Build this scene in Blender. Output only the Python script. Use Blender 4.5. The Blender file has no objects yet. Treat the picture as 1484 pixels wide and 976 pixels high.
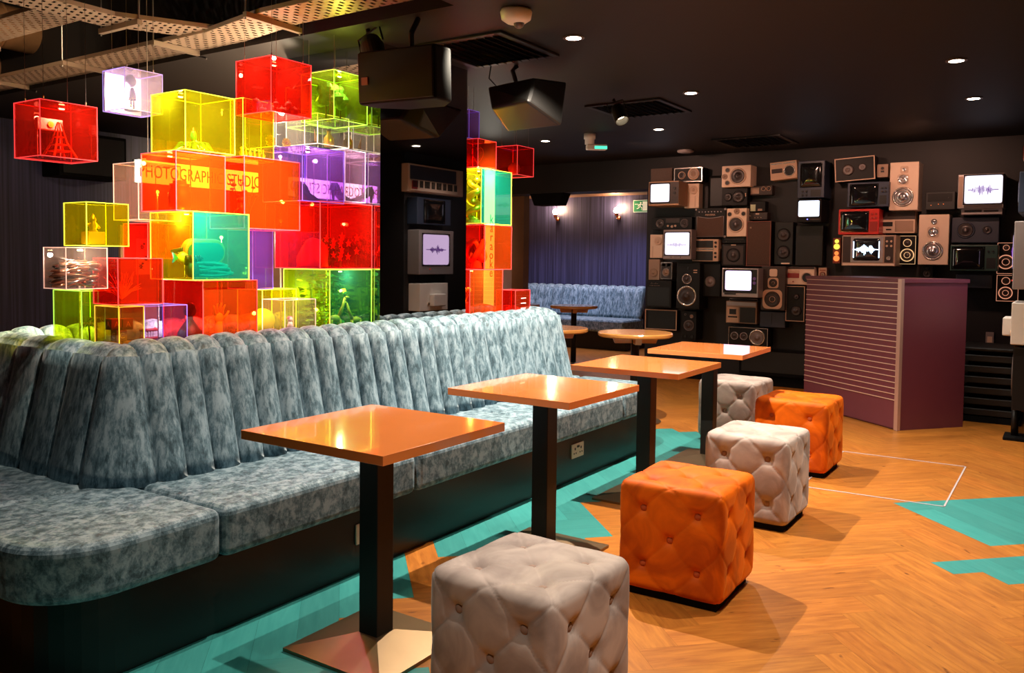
import bpy, bmesh, math, random
from mathutils import Vector, Matrix
random.seed(7)
PI = math.pi
sc = bpy.context.scene
COL = sc.collection

# ------------------------------------------------------------------ materials
MATS = {}
def mat(name):
    m = bpy.data.materials.new(name); m.use_nodes = True
    nt = m.node_tree; nt.nodes.clear()
    out = nt.nodes.new('ShaderNodeOutputMaterial')
    MATS[name] = m
    return m, nt, out
def N(nt, t, **kw):
    n = nt.nodes.new(t)
    for k, v in kw.items():
        if k.startswith('i_'):
            n.inputs[k[2:].replace('_', ' ')].default_value = v
        else: setattr(n, k, v)
    return n
def plain(name, col, rough=.5, metal=0., spec=.5, var=.0, scale=8., bump=0., sheen=0., coat=0., emit=None, es=0.):
    m, nt, out = mat(name)
    p = N(nt, 'ShaderNodeBsdfPrincipled')
    p.inputs['Base Color'].default_value = (*col, 1); p.inputs['Roughness'].default_value = rough
    p.inputs['Metallic'].default_value = metal; p.inputs['Specular IOR Level'].default_value = spec
    p.inputs['Sheen Weight'].default_value = sheen; p.inputs['Coat Weight'].default_value = coat
    tc = N(nt, 'ShaderNodeTexCoord')
    nz = N(nt, 'ShaderNodeTexNoise'); nz.inputs['Scale'].default_value = scale; nz.inputs['Detail'].default_value = 5
    nt.links.new(tc.outputs['Object'], nz.inputs['Vector'])
    v = max(var, .05)
    mx = N(nt, 'ShaderNodeMix', data_type='RGBA')
    mx.inputs[6].default_value = (*[c*(1-v) for c in col], 1); mx.inputs[7].default_value = (*[min(1, c*(1+v)) for c in col], 1)
    nt.links.new(nz.outputs['Fac'], mx.inputs[0]); nt.links.new(mx.outputs[2], p.inputs['Base Color'])
    if bump:
        b = N(nt, 'ShaderNodeBump'); b.inputs['Strength'].default_value = bump; b.inputs['Distance'].default_value = .01
        nt.links.new(nz.outputs['Fac'], b.inputs['Height']); nt.links.new(b.outputs[0], p.inputs['Normal'])
    if emit:
        p.inputs['Emission Color'].default_value = (*emit, 1); p.inputs['Emission Strength'].default_value = es
    nt.links.new(p.outputs[0], out.inputs[0])
    return m
def emitter(name, col, s):
    m, nt, out = mat(name)
    e = N(nt, 'ShaderNodeEmission'); e.inputs[0].default_value = (*col, 1); e.inputs[1].default_value = s
    nt.links.new(e.outputs[0], out.inputs[0]); return m

def crushed_velvet(name, zs, fs=36.):
    m, nt, out = mat(name)
    tc = N(nt, 'ShaderNodeTexCoord')
    mp = N(nt, 'ShaderNodeMapping'); mp.inputs['Scale'].default_value = (1, 1, zs)
    nt.links.new(tc.outputs['Object'], mp.inputs[0])
    n1 = N(nt, 'ShaderNodeTexNoise'); n1.inputs['Scale'].default_value = fs; n1.inputs['Detail'].default_value = 9; n1.inputs['Roughness'].default_value = .64; n1.inputs['Distortion'].default_value = .35
    n2 = N(nt, 'ShaderNodeTexNoise'); n2.inputs['Scale'].default_value = 110; n2.inputs['Detail'].default_value = 4; n2.inputs['Roughness'].default_value = .8
    nt.links.new(mp.outputs[0], n1.inputs[0]); nt.links.new(mp.outputs[0], n2.inputs[0])
    a = N(nt, 'ShaderNodeMath', operation='MULTIPLY'); a.inputs[1].default_value = .42
    nt.links.new(n2.outputs['Fac'], a.inputs[0])
    b = N(nt, 'ShaderNodeMath', operation='ADD'); nt.links.new(n1.outputs['Fac'], b.inputs[0]); nt.links.new(a.outputs[0], b.inputs[1])
    r = N(nt, 'ShaderNodeValToRGB')
    e = r.color_ramp.elements
    e[0].position = .56; e[0].color = (.040, .080, .105, 1)
    e[1].position = .82; e[1].color = (.31, .42, .49, 1)
    x = e.new(.675); x.color = (.115, .20, .25, 1)
    nt.links.new(b.outputs[0], r.inputs[0])
    p = N(nt, 'ShaderNodeBsdfPrincipled'); p.inputs['Roughness'].default_value = .62
    p.inputs['Sheen Weight'].default_value = .35; p.inputs['Sheen Roughness'].default_value = .3
    p.inputs['Sheen Tint'].default_value = (.7, .8, .85, 1)
    nt.links.new(r.outputs[0], p.inputs['Base Color'])
    bp = N(nt, 'ShaderNodeBump'); bp.inputs['Strength'].default_value = .08; bp.inputs['Distance'].default_value = .003
    nt.links.new(b.outputs[0], bp.inputs['Height']); nt.links.new(bp.outputs[0], p.inputs['Normal'])
    nt.links.new(p.outputs[0], out.inputs[0]); return m
crushed_velvet('velvet_back', .28)
crushed_velvet('velvet_seat', .8, 27.)

def stool_velvet(name, lo, hi, tint):
    m, nt, out = mat(name)
    tc = N(nt, 'ShaderNodeTexCoord')
    n1 = N(nt, 'ShaderNodeTexNoise'); n1.inputs['Scale'].default_value = 5; n1.inputs['Detail'].default_value = 5; n1.inputs['Distortion'].default_value = 1.2
    nt.links.new(tc.outputs['Object'], n1.inputs[0])
    r = N(nt, 'ShaderNodeValToRGB'); e = r.color_ramp.elements
    e[0].position = .38; e[0].color = (*lo, 1); e[1].position = .62; e[1].color = (*hi, 1)
    nt.links.new(n1.outputs['Fac'], r.inputs[0])
    p = N(nt, 'ShaderNodeBsdfPrincipled'); p.inputs['Roughness'].default_value = .6; p.inputs['Specular IOR Level'].default_value = .15
    p.inputs['Sheen Weight'].default_value = .25; p.inputs['Sheen Roughness'].default_value = .3; p.inputs['Sheen Tint'].default_value = (*tint, 1)
    nt.links.new(r.outputs[0], p.inputs['Base Color']); nt.links.new(p.outputs[0], out.inputs[0]); return m
stool_velvet('grey_velvet', (.29, .23, .21), (.50, .41, .37), (.9, .8, .75))
stool_velvet('orange_velvet', (.46, .070, .003), (.80, .15, .004), (1., .35, .03))

def acrylic(name, tint, body, dif=.3, edge=0.):
    m, nt, out = mat(name)
    tr = N(nt, 'ShaderNodeBsdfTransparent'); tr.inputs[0].default_value = (*tint, 1)
    d = N(nt, 'ShaderNodeBsdfDiffuse'); d.inputs[0].default_value = (*body, 1)
    tl = N(nt, 'ShaderNodeBsdfTranslucent'); tl.inputs[0].default_value = (*body, 1)
    m1 = N(nt, 'ShaderNodeMixShader'); m1.inputs[0].default_value = .5
    nt.links.new(d.outputs[0], m1.inputs[1]); nt.links.new(tl.outputs[0], m1.inputs[2])
    m2 = N(nt, 'ShaderNodeMixShader'); m2.inputs[0].default_value = dif
    nt.links.new(tr.outputs[0], m2.inputs[1]); nt.links.new(m1.outputs[0], m2.inputs[2])
    g = N(nt, 'ShaderNodeBsdfGlossy'); g.inputs['Roughness'].default_value = .02
    fr = N(nt, 'ShaderNodeFresnel'); ge = N(nt, 'ShaderNodeNewGeometry')
    io = N(nt, 'ShaderNodeMix', data_type='FLOAT'); io.inputs[2].default_value = 1.49; io.inputs[3].default_value = 1/1.49
    nt.links.new(ge.outputs['Backfacing'], io.inputs[0]); nt.links.new(io.outputs[0], fr.inputs[0])
    m3 = N(nt, 'ShaderNodeMixShader')
    nt.links.new(fr.outputs[0], m3.inputs[0]); nt.links.new(m2.outputs[0], m3.inputs[1]); nt.links.new(g.outputs[0], m3.inputs[2])
    nt.links.new(m3.outputs[0], out.inputs[0]); return m
# tint seen through, fluorescent body colour; orange and teal fronts paint in reflections
AC = {
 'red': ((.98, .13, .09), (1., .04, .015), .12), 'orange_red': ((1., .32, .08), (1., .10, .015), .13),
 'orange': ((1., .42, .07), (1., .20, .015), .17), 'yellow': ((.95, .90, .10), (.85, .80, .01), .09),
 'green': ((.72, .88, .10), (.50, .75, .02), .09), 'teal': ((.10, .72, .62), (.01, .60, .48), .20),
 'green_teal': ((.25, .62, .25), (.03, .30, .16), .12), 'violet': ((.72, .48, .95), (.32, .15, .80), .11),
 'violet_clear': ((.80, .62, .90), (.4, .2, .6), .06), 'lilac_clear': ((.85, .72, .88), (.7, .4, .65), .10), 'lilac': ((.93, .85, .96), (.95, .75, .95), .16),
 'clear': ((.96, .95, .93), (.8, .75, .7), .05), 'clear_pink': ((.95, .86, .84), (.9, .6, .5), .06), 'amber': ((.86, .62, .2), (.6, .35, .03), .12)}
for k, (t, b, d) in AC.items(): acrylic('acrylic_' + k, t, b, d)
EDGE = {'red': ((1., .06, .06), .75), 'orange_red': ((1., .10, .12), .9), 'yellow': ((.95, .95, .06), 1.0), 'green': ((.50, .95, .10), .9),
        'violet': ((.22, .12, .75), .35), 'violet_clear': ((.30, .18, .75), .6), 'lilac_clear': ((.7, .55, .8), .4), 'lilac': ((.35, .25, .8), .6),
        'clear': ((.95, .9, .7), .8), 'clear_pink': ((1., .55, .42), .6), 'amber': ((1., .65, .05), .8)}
for k, (c, s) in EDGE.items(): plain('edge_' + k, c, .3, emit=c, es=s)  # edges emit on their own, in place of lamplight carried through the sheet

plain('black_box', (.007, .006, .006), .5, spec=.25, var=.2)
plain('black', (.006, .006, .006), .5)
plain('matt_black', (.004, .004, .004), .8, spec=.12, var=.2)
plain('black_metal', (.006, .0055, .005), .45, spec=.35, var=.1)
plain('plate_metal', (.24, .16, .09), .40, .9, var=.15)
plain('dark_brown', (.035, .020, .016), .5, var=.2)
plain('brown_grille', (.085, .045, .03), .9, var=.3, scale=120)
plain('grey_grille', (.11, .075, .06), .9, var=.25, scale=120)
plain('tan_wood', (.42, .24, .13), .5, var=.25)
plain('tan', (.62, .40, .27), .45, var=.12)
plain('tan_dim', (.36, .23, .16), .5, var=.15)
plain('cream', (.75, .56, .42), .5, var=.08)
plain('cream2', (.58, .40, .29), .5, var=.1)
plain('silver', (.70, .64, .60), .25, .9)
plain('silver_dim', (.38, .34, .34), .4, .5)
plain('grey_plastic', (.26, .22, .22), .5)
plain('grey_metal', (.16, .13, .12), .4, .4)
plain('slate', (.030, .034, .055), .5, var=.2)
plain('blue_plastic', (.022, .032, .060), .45)
plain('green_plastic', (.015, .05, .04), .45)
plain('purple_plastic', (.16, .08, .35), .4)
plain('red_plastic', (.50, .022, .016), .35)
plain('red_dark', (.28, .015, .012), .4)
plain('red_brown', (.22, .06, .035), .5)
plain('pale_green', (.5, .55, .35), .4)
plain('cone_dark', (.045, .032, .030), .35, .2)
plain('cone_tan', (.30, .19, .13), .4)
plain('cone_grey', (.17, .13, .12), .4)
plain('cone_silver', (.50, .48, .50), .22, .85)
plain('copper', (.80, .30, .14), .22, 1.)
plain('gold', (.85, .50, .12), .3, .9, var=.3, scale=30)
plain('white_plastic', (.80, .76, .70), .4)
plain('beige_plastic', (.72, .52, .36), .45)
plain('cable', (.35, .33, .3), .4, .8)
plain('ceiling_paint', (.006, .0042, .0035), .6, spec=.25, var=.25, scale=2)
plain('void_paint', (.005, .004, .004), .8)
plain('black_wall', (.006, .005, .006), .6, var=.2)
plain('brown_wall', (.20, .10, .055), .6, var=.3, scale=4)
plain('plinth_laminate', (.006, .007, .007), .35, spec=.35, var=.2)
plain('table_laminate', (.86, .26, .070), .10, spec=.55, var=.03, coat=.6)
plain('round_wood', (.62, .25, .06), .22, var=.2, scale=5, coat=.5)
plain('button_grey', (.30, .2, .16), .7)
plain('button_orange', (.42, .07, .01), .7)
plain('leaf_dark', (.05, .20, .06), .7, var=.4, scale=30)
plain('leaf_bright', (.10, .30, .04), .6, var=.4, scale=30)
plain('giraffe_orange', (.85, .38, .06), .5, var=.3, scale=40)
plain('tennis_felt', (.75, .85, .05), .9)
plain('porcelain', (.85, .82, .78), .35)
plain('gum_red', (.5, .06, .06), .4)
plain('pink_cloth', (.80, .25, .35), .7, var=.2)
plain('dark_object', (.02, .018, .03), .5)
plain('goggle_frame', (.85, .18, .03), .35)
plain('goggle_lens', (.02, .12, .10), .1, spec=.8)
plain('yellow_toy', (.85, .72, .05), .4)
plain('red_toy', (.75, .05, .03), .4)
plain('green_toy', (.03, .25, .12), .4)
plain('teal_rope', (.02, .16, .13), .8, var=.4, scale=60)
plain('copper_spoon', (.70, .33, .20), .28, .8)
plain('steel_spoon', (.40, .40, .42), .25, .9)
plain('wood_block', (.38, .20, .10), .6, var=.2)
plain('block_letter', (.85, .62, .42), .6)
plain('glass_ball', (.75, .55, .5), .1, spec=1.)
plain('feather', (.85, .25, .10), .7)
plain('exit_green', (.01, .22, .09), .5, emit=(.01, .22, .09), es=.25)
plain('exit_white', (.7, .75, .62), .5, emit=(.7, .75, .62), es=.3)
plain('hatch_trim', (.50, .44, .47), .4)
plain('maroon', (.15, .034, .055), .42, spec=.6, var=.06)
plain('post_silver', (.62, .42, .36), .35, .55)
plain('slat_line', (.85, .62, .50), .3, .3)
plain('dark_red_letters', (.30, .03, .01), .5)
plain('poster_brown', (.32, .15, .07), .6, var=.15)
plain('poster_white', (.70, .62, .5), .6)
plain('mirror_dark', (.36, .35, .36), .015, 1.)
emitter('lamp_glow', (1., .82, .62), 30.)
emitter('bulb_glow', (1., .62, .32), 60.)
emitter('neon_yellow', (.95, .80, .10), 1.)
emitter('neon_orange', (1., .22, .05), 1.2)
plain('neon_panel', (.25, .05, .02), .5)
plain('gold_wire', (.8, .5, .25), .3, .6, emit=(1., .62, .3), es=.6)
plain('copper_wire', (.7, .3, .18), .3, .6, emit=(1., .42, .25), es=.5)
emitter('screen_white', (.93, .86, 1.), 1.05)
emitter('screen_blue_white', (.72, .80, 1.), 1.8)
emitter('screen_purple', (.84, .66, 1.), 1.5)
emitter('screen_pink', (.92, .66, 1.), 1.3)
emitter('trace_purple', (.22, .05, .45), .6)
emitter('trace_blue', (.55, .75, 1.), 6.)
emitter('blue_led', (.15, .15, 1.), 3.)
plain('screen_black', (.010, .010, .013), .12, spec=.8)
plain('screen_off', (.006, .006, .007), .08, spec=.8)
emitter('sign_white', (1., .92, .66), 9.)
emitter('sign_karaoke', (1., .93, .78), 9.)
emitter('spot_lens', (1., .78, .5), 9.)
emitter('exit_lamp_green', (.1, 1., .6), 1.)

# striped indigo wallcovering
m, nt, out = mat('indigo_stripe')
tc = N(nt, 'ShaderNodeTexCoord'); mp = N(nt, 'ShaderNodeMapping'); mp.inputs['Scale'].default_value = (40, 40, .6)
nz = N(nt, 'ShaderNodeTexNoise'); nz.inputs['Scale'].default_value = 1.; nz.inputs['Detail'].default_value = 3
r = N(nt, 'ShaderNodeValToRGB'); r.color_ramp.elements[0].position = .35; r.color_ramp.elements[1].position = .7
r.color_ramp.elements[0].color = (.022, .024, .060, 1); r.color_ramp.elements[1].color = (.075, .078, .19, 1)
p = N(nt, 'ShaderNodeBsdfPrincipled'); p.inputs['Roughness'].default_value = .45
nt.links.new(tc.outputs['Object'], mp.inputs[0]); nt.links.new(mp.outputs[0], nz.inputs[0]); nt.links.new(nz.outputs['Fac'], r.inputs[0])
nt.links.new(r.outputs[0], p.inputs['Base Color']); nt.links.new(p.outputs[0], out.inputs[0])

# perforated galvanised tray: slots are real gaps
m, nt, out = mat('perforated_tray')
tc = N(nt, 'ShaderNodeTexCoord'); sp = N(nt, 'ShaderNodeSeparateXYZ'); nt.links.new(tc.outputs['UV'], sp.inputs[0])
def cell(sock, freq, half, off=None):
    a = N(nt, 'ShaderNodeMath', operation='MULTIPLY'); a.inputs[1].default_value = freq; nt.links.new(sock, a.inputs[0])
    last = a
    if off is not None:
        o = N(nt, 'ShaderNodeMath', operation='ADD'); nt.links.new(a.outputs[0], o.inputs[0]); nt.links.new(off, o.inputs[1]); last = o
    f = N(nt, 'ShaderNodeMath', operation='FRACT'); nt.links.new(last.outputs[0], f.inputs[0])
    s = N(nt, 'ShaderNodeMath', operation='SUBTRACT'); s.inputs[1].default_value = .5; nt.links.new(f.outputs[0], s.inputs[0])
    ab = N(nt, 'ShaderNodeMath', operation='ABSOLUTE'); nt.links.new(s.outputs[0], ab.inputs[0])
    lt = N(nt, 'ShaderNodeMath', operation='LESS_THAN'); lt.inputs[1].default_value = half; nt.links.new(ab.outputs[0], lt.inputs[0])
    return lt, a
cy, ay = cell(sp.outputs['Y'], 26, .22)
fl = N(nt, 'ShaderNodeMath', operation='FLOOR'); nt.links.new(ay.outputs[0], fl.inputs[0])
hf = N(nt, 'ShaderNodeMath', operation='MULTIPLY'); hf.inputs[1].default_value = .5; nt.links.new(fl.outputs[0], hf.inputs[0])
cx, _ = cell(sp.outputs['X'], 17, .26, hf.outputs[0])
an = N(nt, 'ShaderNodeMath', operation='MULTIPLY'); nt.links.new(cx.outputs[0], an.inputs[0]); nt.links.new(cy.outputs[0], an.inputs[1])
p = N(nt, 'ShaderNodeBsdfPrincipled'); p.inputs['Base Color'].default_value = (.36, .25, .17, 1); p.inputs['Metallic'].default_value = .35; p.inputs['Roughness'].default_value = .38
tr = N(nt, 'ShaderNodeBsdfTransparent'); mx = N(nt, 'ShaderNodeMixShader')
nt.links.new(an.outputs[0], mx.inputs[0]); nt.links.new(p.outputs[0], mx.inputs[1]); nt.links.new(tr.outputs[0], mx.inputs[2]); nt.links.new(mx.outputs[0], out.inputs[0])
plain('tray_metal', (.32, .23, .16), .4, .4)
plain('duct_metal', (.50, .27, .13), .33, .6, var=.25, scale=6)

# oak planks and painted planks, grain along each plank's own UV
def plank_mat(name, painted):
    m, nt, out = mat(name)
    uv = N(nt, 'ShaderNodeUVMap'); at = N(nt, 'ShaderNodeVertexColor'); at.layer_name = 'tone'
    mp = N(nt, 'ShaderNodeMapping'); mp.inputs['Scale'].default_value = (2.6, 20, 1); nt.links.new(uv.outputs[0], mp.inputs[0])
    n1 = N(nt, 'ShaderNodeTexNoise'); n1.inputs['Scale'].default_value = 2.; n1.inputs['Detail'].default_value = 8; n1.inputs['Roughness'].default_value = .62; n1.inputs['Distortion'].default_value = .35
    nt.links.new(mp.outputs[0], n1.inputs[0])
    mp2 = N(nt, 'ShaderNodeMapping'); mp2.inputs['Scale'].default_value = (5., 13, 1); nt.links.new(uv.outputs[0], mp2.inputs[0])
    n2 = N(nt, 'ShaderNodeTexNoise'); n2.inputs['Scale'].default_value = 1.6; n2.inputs['Detail'].default_value = 3; nt.links.new(mp2.outputs[0], n2.inputs[0])
    r = N(nt, 'ShaderNodeValToRGB'); e = r.color_ramp.elements
    p = N(nt, 'ShaderNodeBsdfPrincipled')
    if painted:
        e[0].position = .3; e[0].color = (.030, .235, .225, 1); e[1].position = .75; e[1].color = (.050, .30, .285, 1)
        p.inputs['Roughness'].default_value = .38
    else:
        e[0].position = .30; e[0].color = (.29, .090, .012, 1); e[1].position = .68; e[1].color = (.50, .185, .028, 1)
        p.inputs['Roughness'].default_value = .36
    nt.links.new(n1.outputs['Fac'], r.inputs[0])
    hs = N(nt, 'ShaderNodeMix', data_type='RGBA', blend_type='MULTIPLY'); hs.inputs[0].default_value = 1.
    nt.links.new(r.outputs[0], hs.inputs[6]); nt.links.new(at.outputs[0], hs.inputs[7])
    last = hs.outputs[2]
    if not painted:
        kr = N(nt, 'ShaderNodeValToRGB'); kr.color_ramp.elements[0].position = .25; kr.color_ramp.elements[0].color = (.22, .12, .07, 1)
        kr.color_ramp.elements[1].position = .32; kr.color_ramp.elements[1].color = (1, 1, 1, 1)
        nt.links.new(n2.outputs['Fac'], kr.inputs[0])
        k = N(nt, 'ShaderNodeMix', data_type='RGBA', blend_type='MULTIPLY'); k.inputs[0].default_value = 1.
        nt.links.new(last, k.inputs[6]); nt.links.new(kr.outputs[0], k.inputs[7]); last = k.outputs[2]
    nt.links.new(last, p.inputs['Base Color'])
    bp = N(nt, 'ShaderNodeBump'); bp.inputs['Strength'].default_value = .12; bp.inputs['Distance'].default_value = .003
    nt.links.new(n1.outputs['Fac'], bp.inputs['Height']); nt.links.new(bp.outputs[0], p.inputs['Normal'])
    nt.links.new(p.outputs[0], out.inputs[0]); return m
plank_mat('oak_plank', False); plank_mat('teal_plank', True)

# ------------------------------------------------------------------ geometry helpers
class MB:
    def __init__(s): s.v = []; s.f = []
    def add(s, vs, fs):
        o = len(s.v); s.v += [tuple(v) for v in vs]; s.f += [tuple(i + o for i in f) for f in fs]; return s
    def box(s, x0, x1, y0, y1, z0, z1, M=None):
        vs = [Vector((x, y, z)) for x in (x0, x1) for y in (y0, y1) for z in (z0, z1)]
        if M is not None: vs = [M @ v for v in vs]
        return s.add(vs, [(0, 1, 3, 2), (4, 6, 7, 5), (0, 4, 5, 1), (2, 3, 7, 6), (0, 2, 6, 4), (1, 5, 7, 3)])
    def tube(s, pts, r, n=8, caps=True):
        pts = [Vector(p) for p in pts]; rs = r if isinstance(r, (list, tuple)) else [r]*len(pts)
        t0 = (pts[1]-pts[0]).normalized(); up = Vector((0, 0, 1)) if abs(t0.z) < .9 else Vector((1, 0, 0))
        vs = []
        for i, p in enumerate(pts):
            t = (pts[min(i+1, len(pts)-1)] - pts[max(i-1, 0)]).normalized()
            a = t.cross(up).normalized(); b = a.cross(t)
            for k in range(n):
                an = 2*PI*k/n; vs.append(p + (a*math.cos(an) + b*math.sin(an))*rs[i])
        fs = [(i*n+k, i*n+(k+1) % n, (i+1)*n+(k+1) % n, (i+1)*n+k) for i in range(len(pts)-1) for k in range(n)]
        if caps: fs += [tuple(range(n-1, -1, -1)), tuple((len(pts)-1)*n+k for k in range(n))]
        return s.add(vs, fs)
    def lathe(s, prof, c=(0, 0, 0), axis='z', n=20, caps=True):
        # prof: (r, h) along the axis
        vs = []; c = Vector(c)
        for r, h in prof:
            for k in range(n):
                a = 2*PI*k/n; x, y = r*math.cos(a), r*math.sin(a)
                vs.append(c + (Vector((x, y, h)) if axis == 'z' else Vector((x, h, y)) if axis == 'y' else Vector((h, x, y))))
        fs = [(i*n+k, i*n+(k+1) % n, (i+1)*n+(k+1) % n, (i+1)*n+k) for i in range(len(prof)-1) for k in range(n)]
        if caps: fs += [tuple(range(n-1, -1, -1)), tuple((len(prof)-1)*n+k for k in range(n))]
        return s.add(vs, fs)
    def ball(s, c, r, n=10, sc=(1, 1, 1)):
        vs = []; fs = []; m = max(4, n//2)
        for i in range(m+1):
            th = PI*i/m
            for k in range(n):
                a = 2*PI*k/n
                vs.append((c[0]+r*sc[0]*math.sin(th)*math.cos(a), c[1]+r*sc[1]*math.sin(th)*math.sin(a), c[2]+r*sc[2]*math.cos(th)))
        for i in range(m):
            for k in range(n): fs.append((i*n+k, (i+1)*n+k, (i+1)*n+(k+1) % n, i*n+(k+1) % n))
        return s.add(vs, fs)
    def prism(s, poly, z0, z1, plane='xy'):
        n = len(poly)
        def P(a, b, h): return (a, b, h) if plane == 'xy' else (a, h, b) if plane == 'xz' else (h, a, b)
        vs = [P(a, b, z0) for a, b in poly] + [P(a, b, z1) for a, b in poly]
        fs = [tuple(range(n-1, -1, -1)), tuple(range(n, 2*n))] + [(i, (i+1) % n, n+(i+1) % n, n+i) for i in range(n)]
        return s.add(vs, fs)
    def build(s, name, material, parent=None, loc=None, bevel=0, smooth=False, seg=2, rot=None, weld=False):
        me = bpy.data.meshes.new(name); me.from_pydata(s.v, [], s.f); me.update()
        bm = bmesh.new(); bm.from_mesh(me)
        if weld: bmesh.ops.remove_doubles(bm, verts=bm.verts, dist=1e-5)
        bmesh.ops.recalc_face_normals(bm, faces=bm.faces); bm.to_mesh(me); bm.free()
        me.materials.append(MATS[material] if isinstance(material, str) else material)
        if smooth: me.polygons.foreach_set('use_smooth', [True]*len(me.polygons))
        o = bpy.data.objects.new(name, me); COL.objects.link(o)
        if parent is not None: o.parent = parent
        if loc is not None: o.location = loc
        if rot is not None: o.rotation_euler = rot
        if bevel:
            b = o.modifiers.new('bevel', 'BEVEL'); b.width = bevel; b.segments = seg; b.limit_method = 'ANGLE'
        return o
def thing(name, label, cat, loc=(0, 0, 0), rotz=0, group=None, rot=None):
    o = bpy.data.objects.new(name, None); COL.objects.link(o); o.location = loc
    o.rotation_euler = rot if rot else (0, 0, rotz); o.empty_display_size = .05
    o['label'] = label; o['category'] = cat
    if group: o['group'] = group
    return o
def tag(o, label, cat, group=None):
    o['label'] = label; o['category'] = cat
    if group: o['group'] = group
    return o
def structure(o): o['kind'] = 'structure'; return o
def text(name, body, size, material, parent, loc, rot, extrude=.001, align='CENTER', sx=1., spacing=1.):
    c = bpy.data.curves.new(name, 'FONT'); c.body = body; c.size = size; c.extrude = extrude; c.align_x = align; c.align_y = 'CENTER'
    c.space_character = spacing; c.resolution_u = 3
    tmp = bpy.data.objects.new(name, c); COL.objects.link(tmp)
    dg = bpy.context.evaluated_depsgraph_get(); dg.update()
    me = bpy.data.meshes.new_from_object(tmp.evaluated_get(dg)); bpy.data.objects.remove(tmp); bpy.data.curves.remove(c)
    me.materials.clear(); me.materials.append(MATS[material])
    o = bpy.data.objects.new(name, me); COL.objects.link(o); o.parent = parent; o.location = loc; o.rotation_euler = rot; o.scale = (sx, 1, 1)
    return o
def label_part(o, s): o['label'] = s; return o
def copy_tree(o, parent=None):
    c = o.copy(); COL.objects.link(c); c.parent = parent
    for ch in [x for x in bpy.data.objects if x.parent is o]: copy_tree(ch, c)
    return c
def light_parent(l, name): return l
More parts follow.
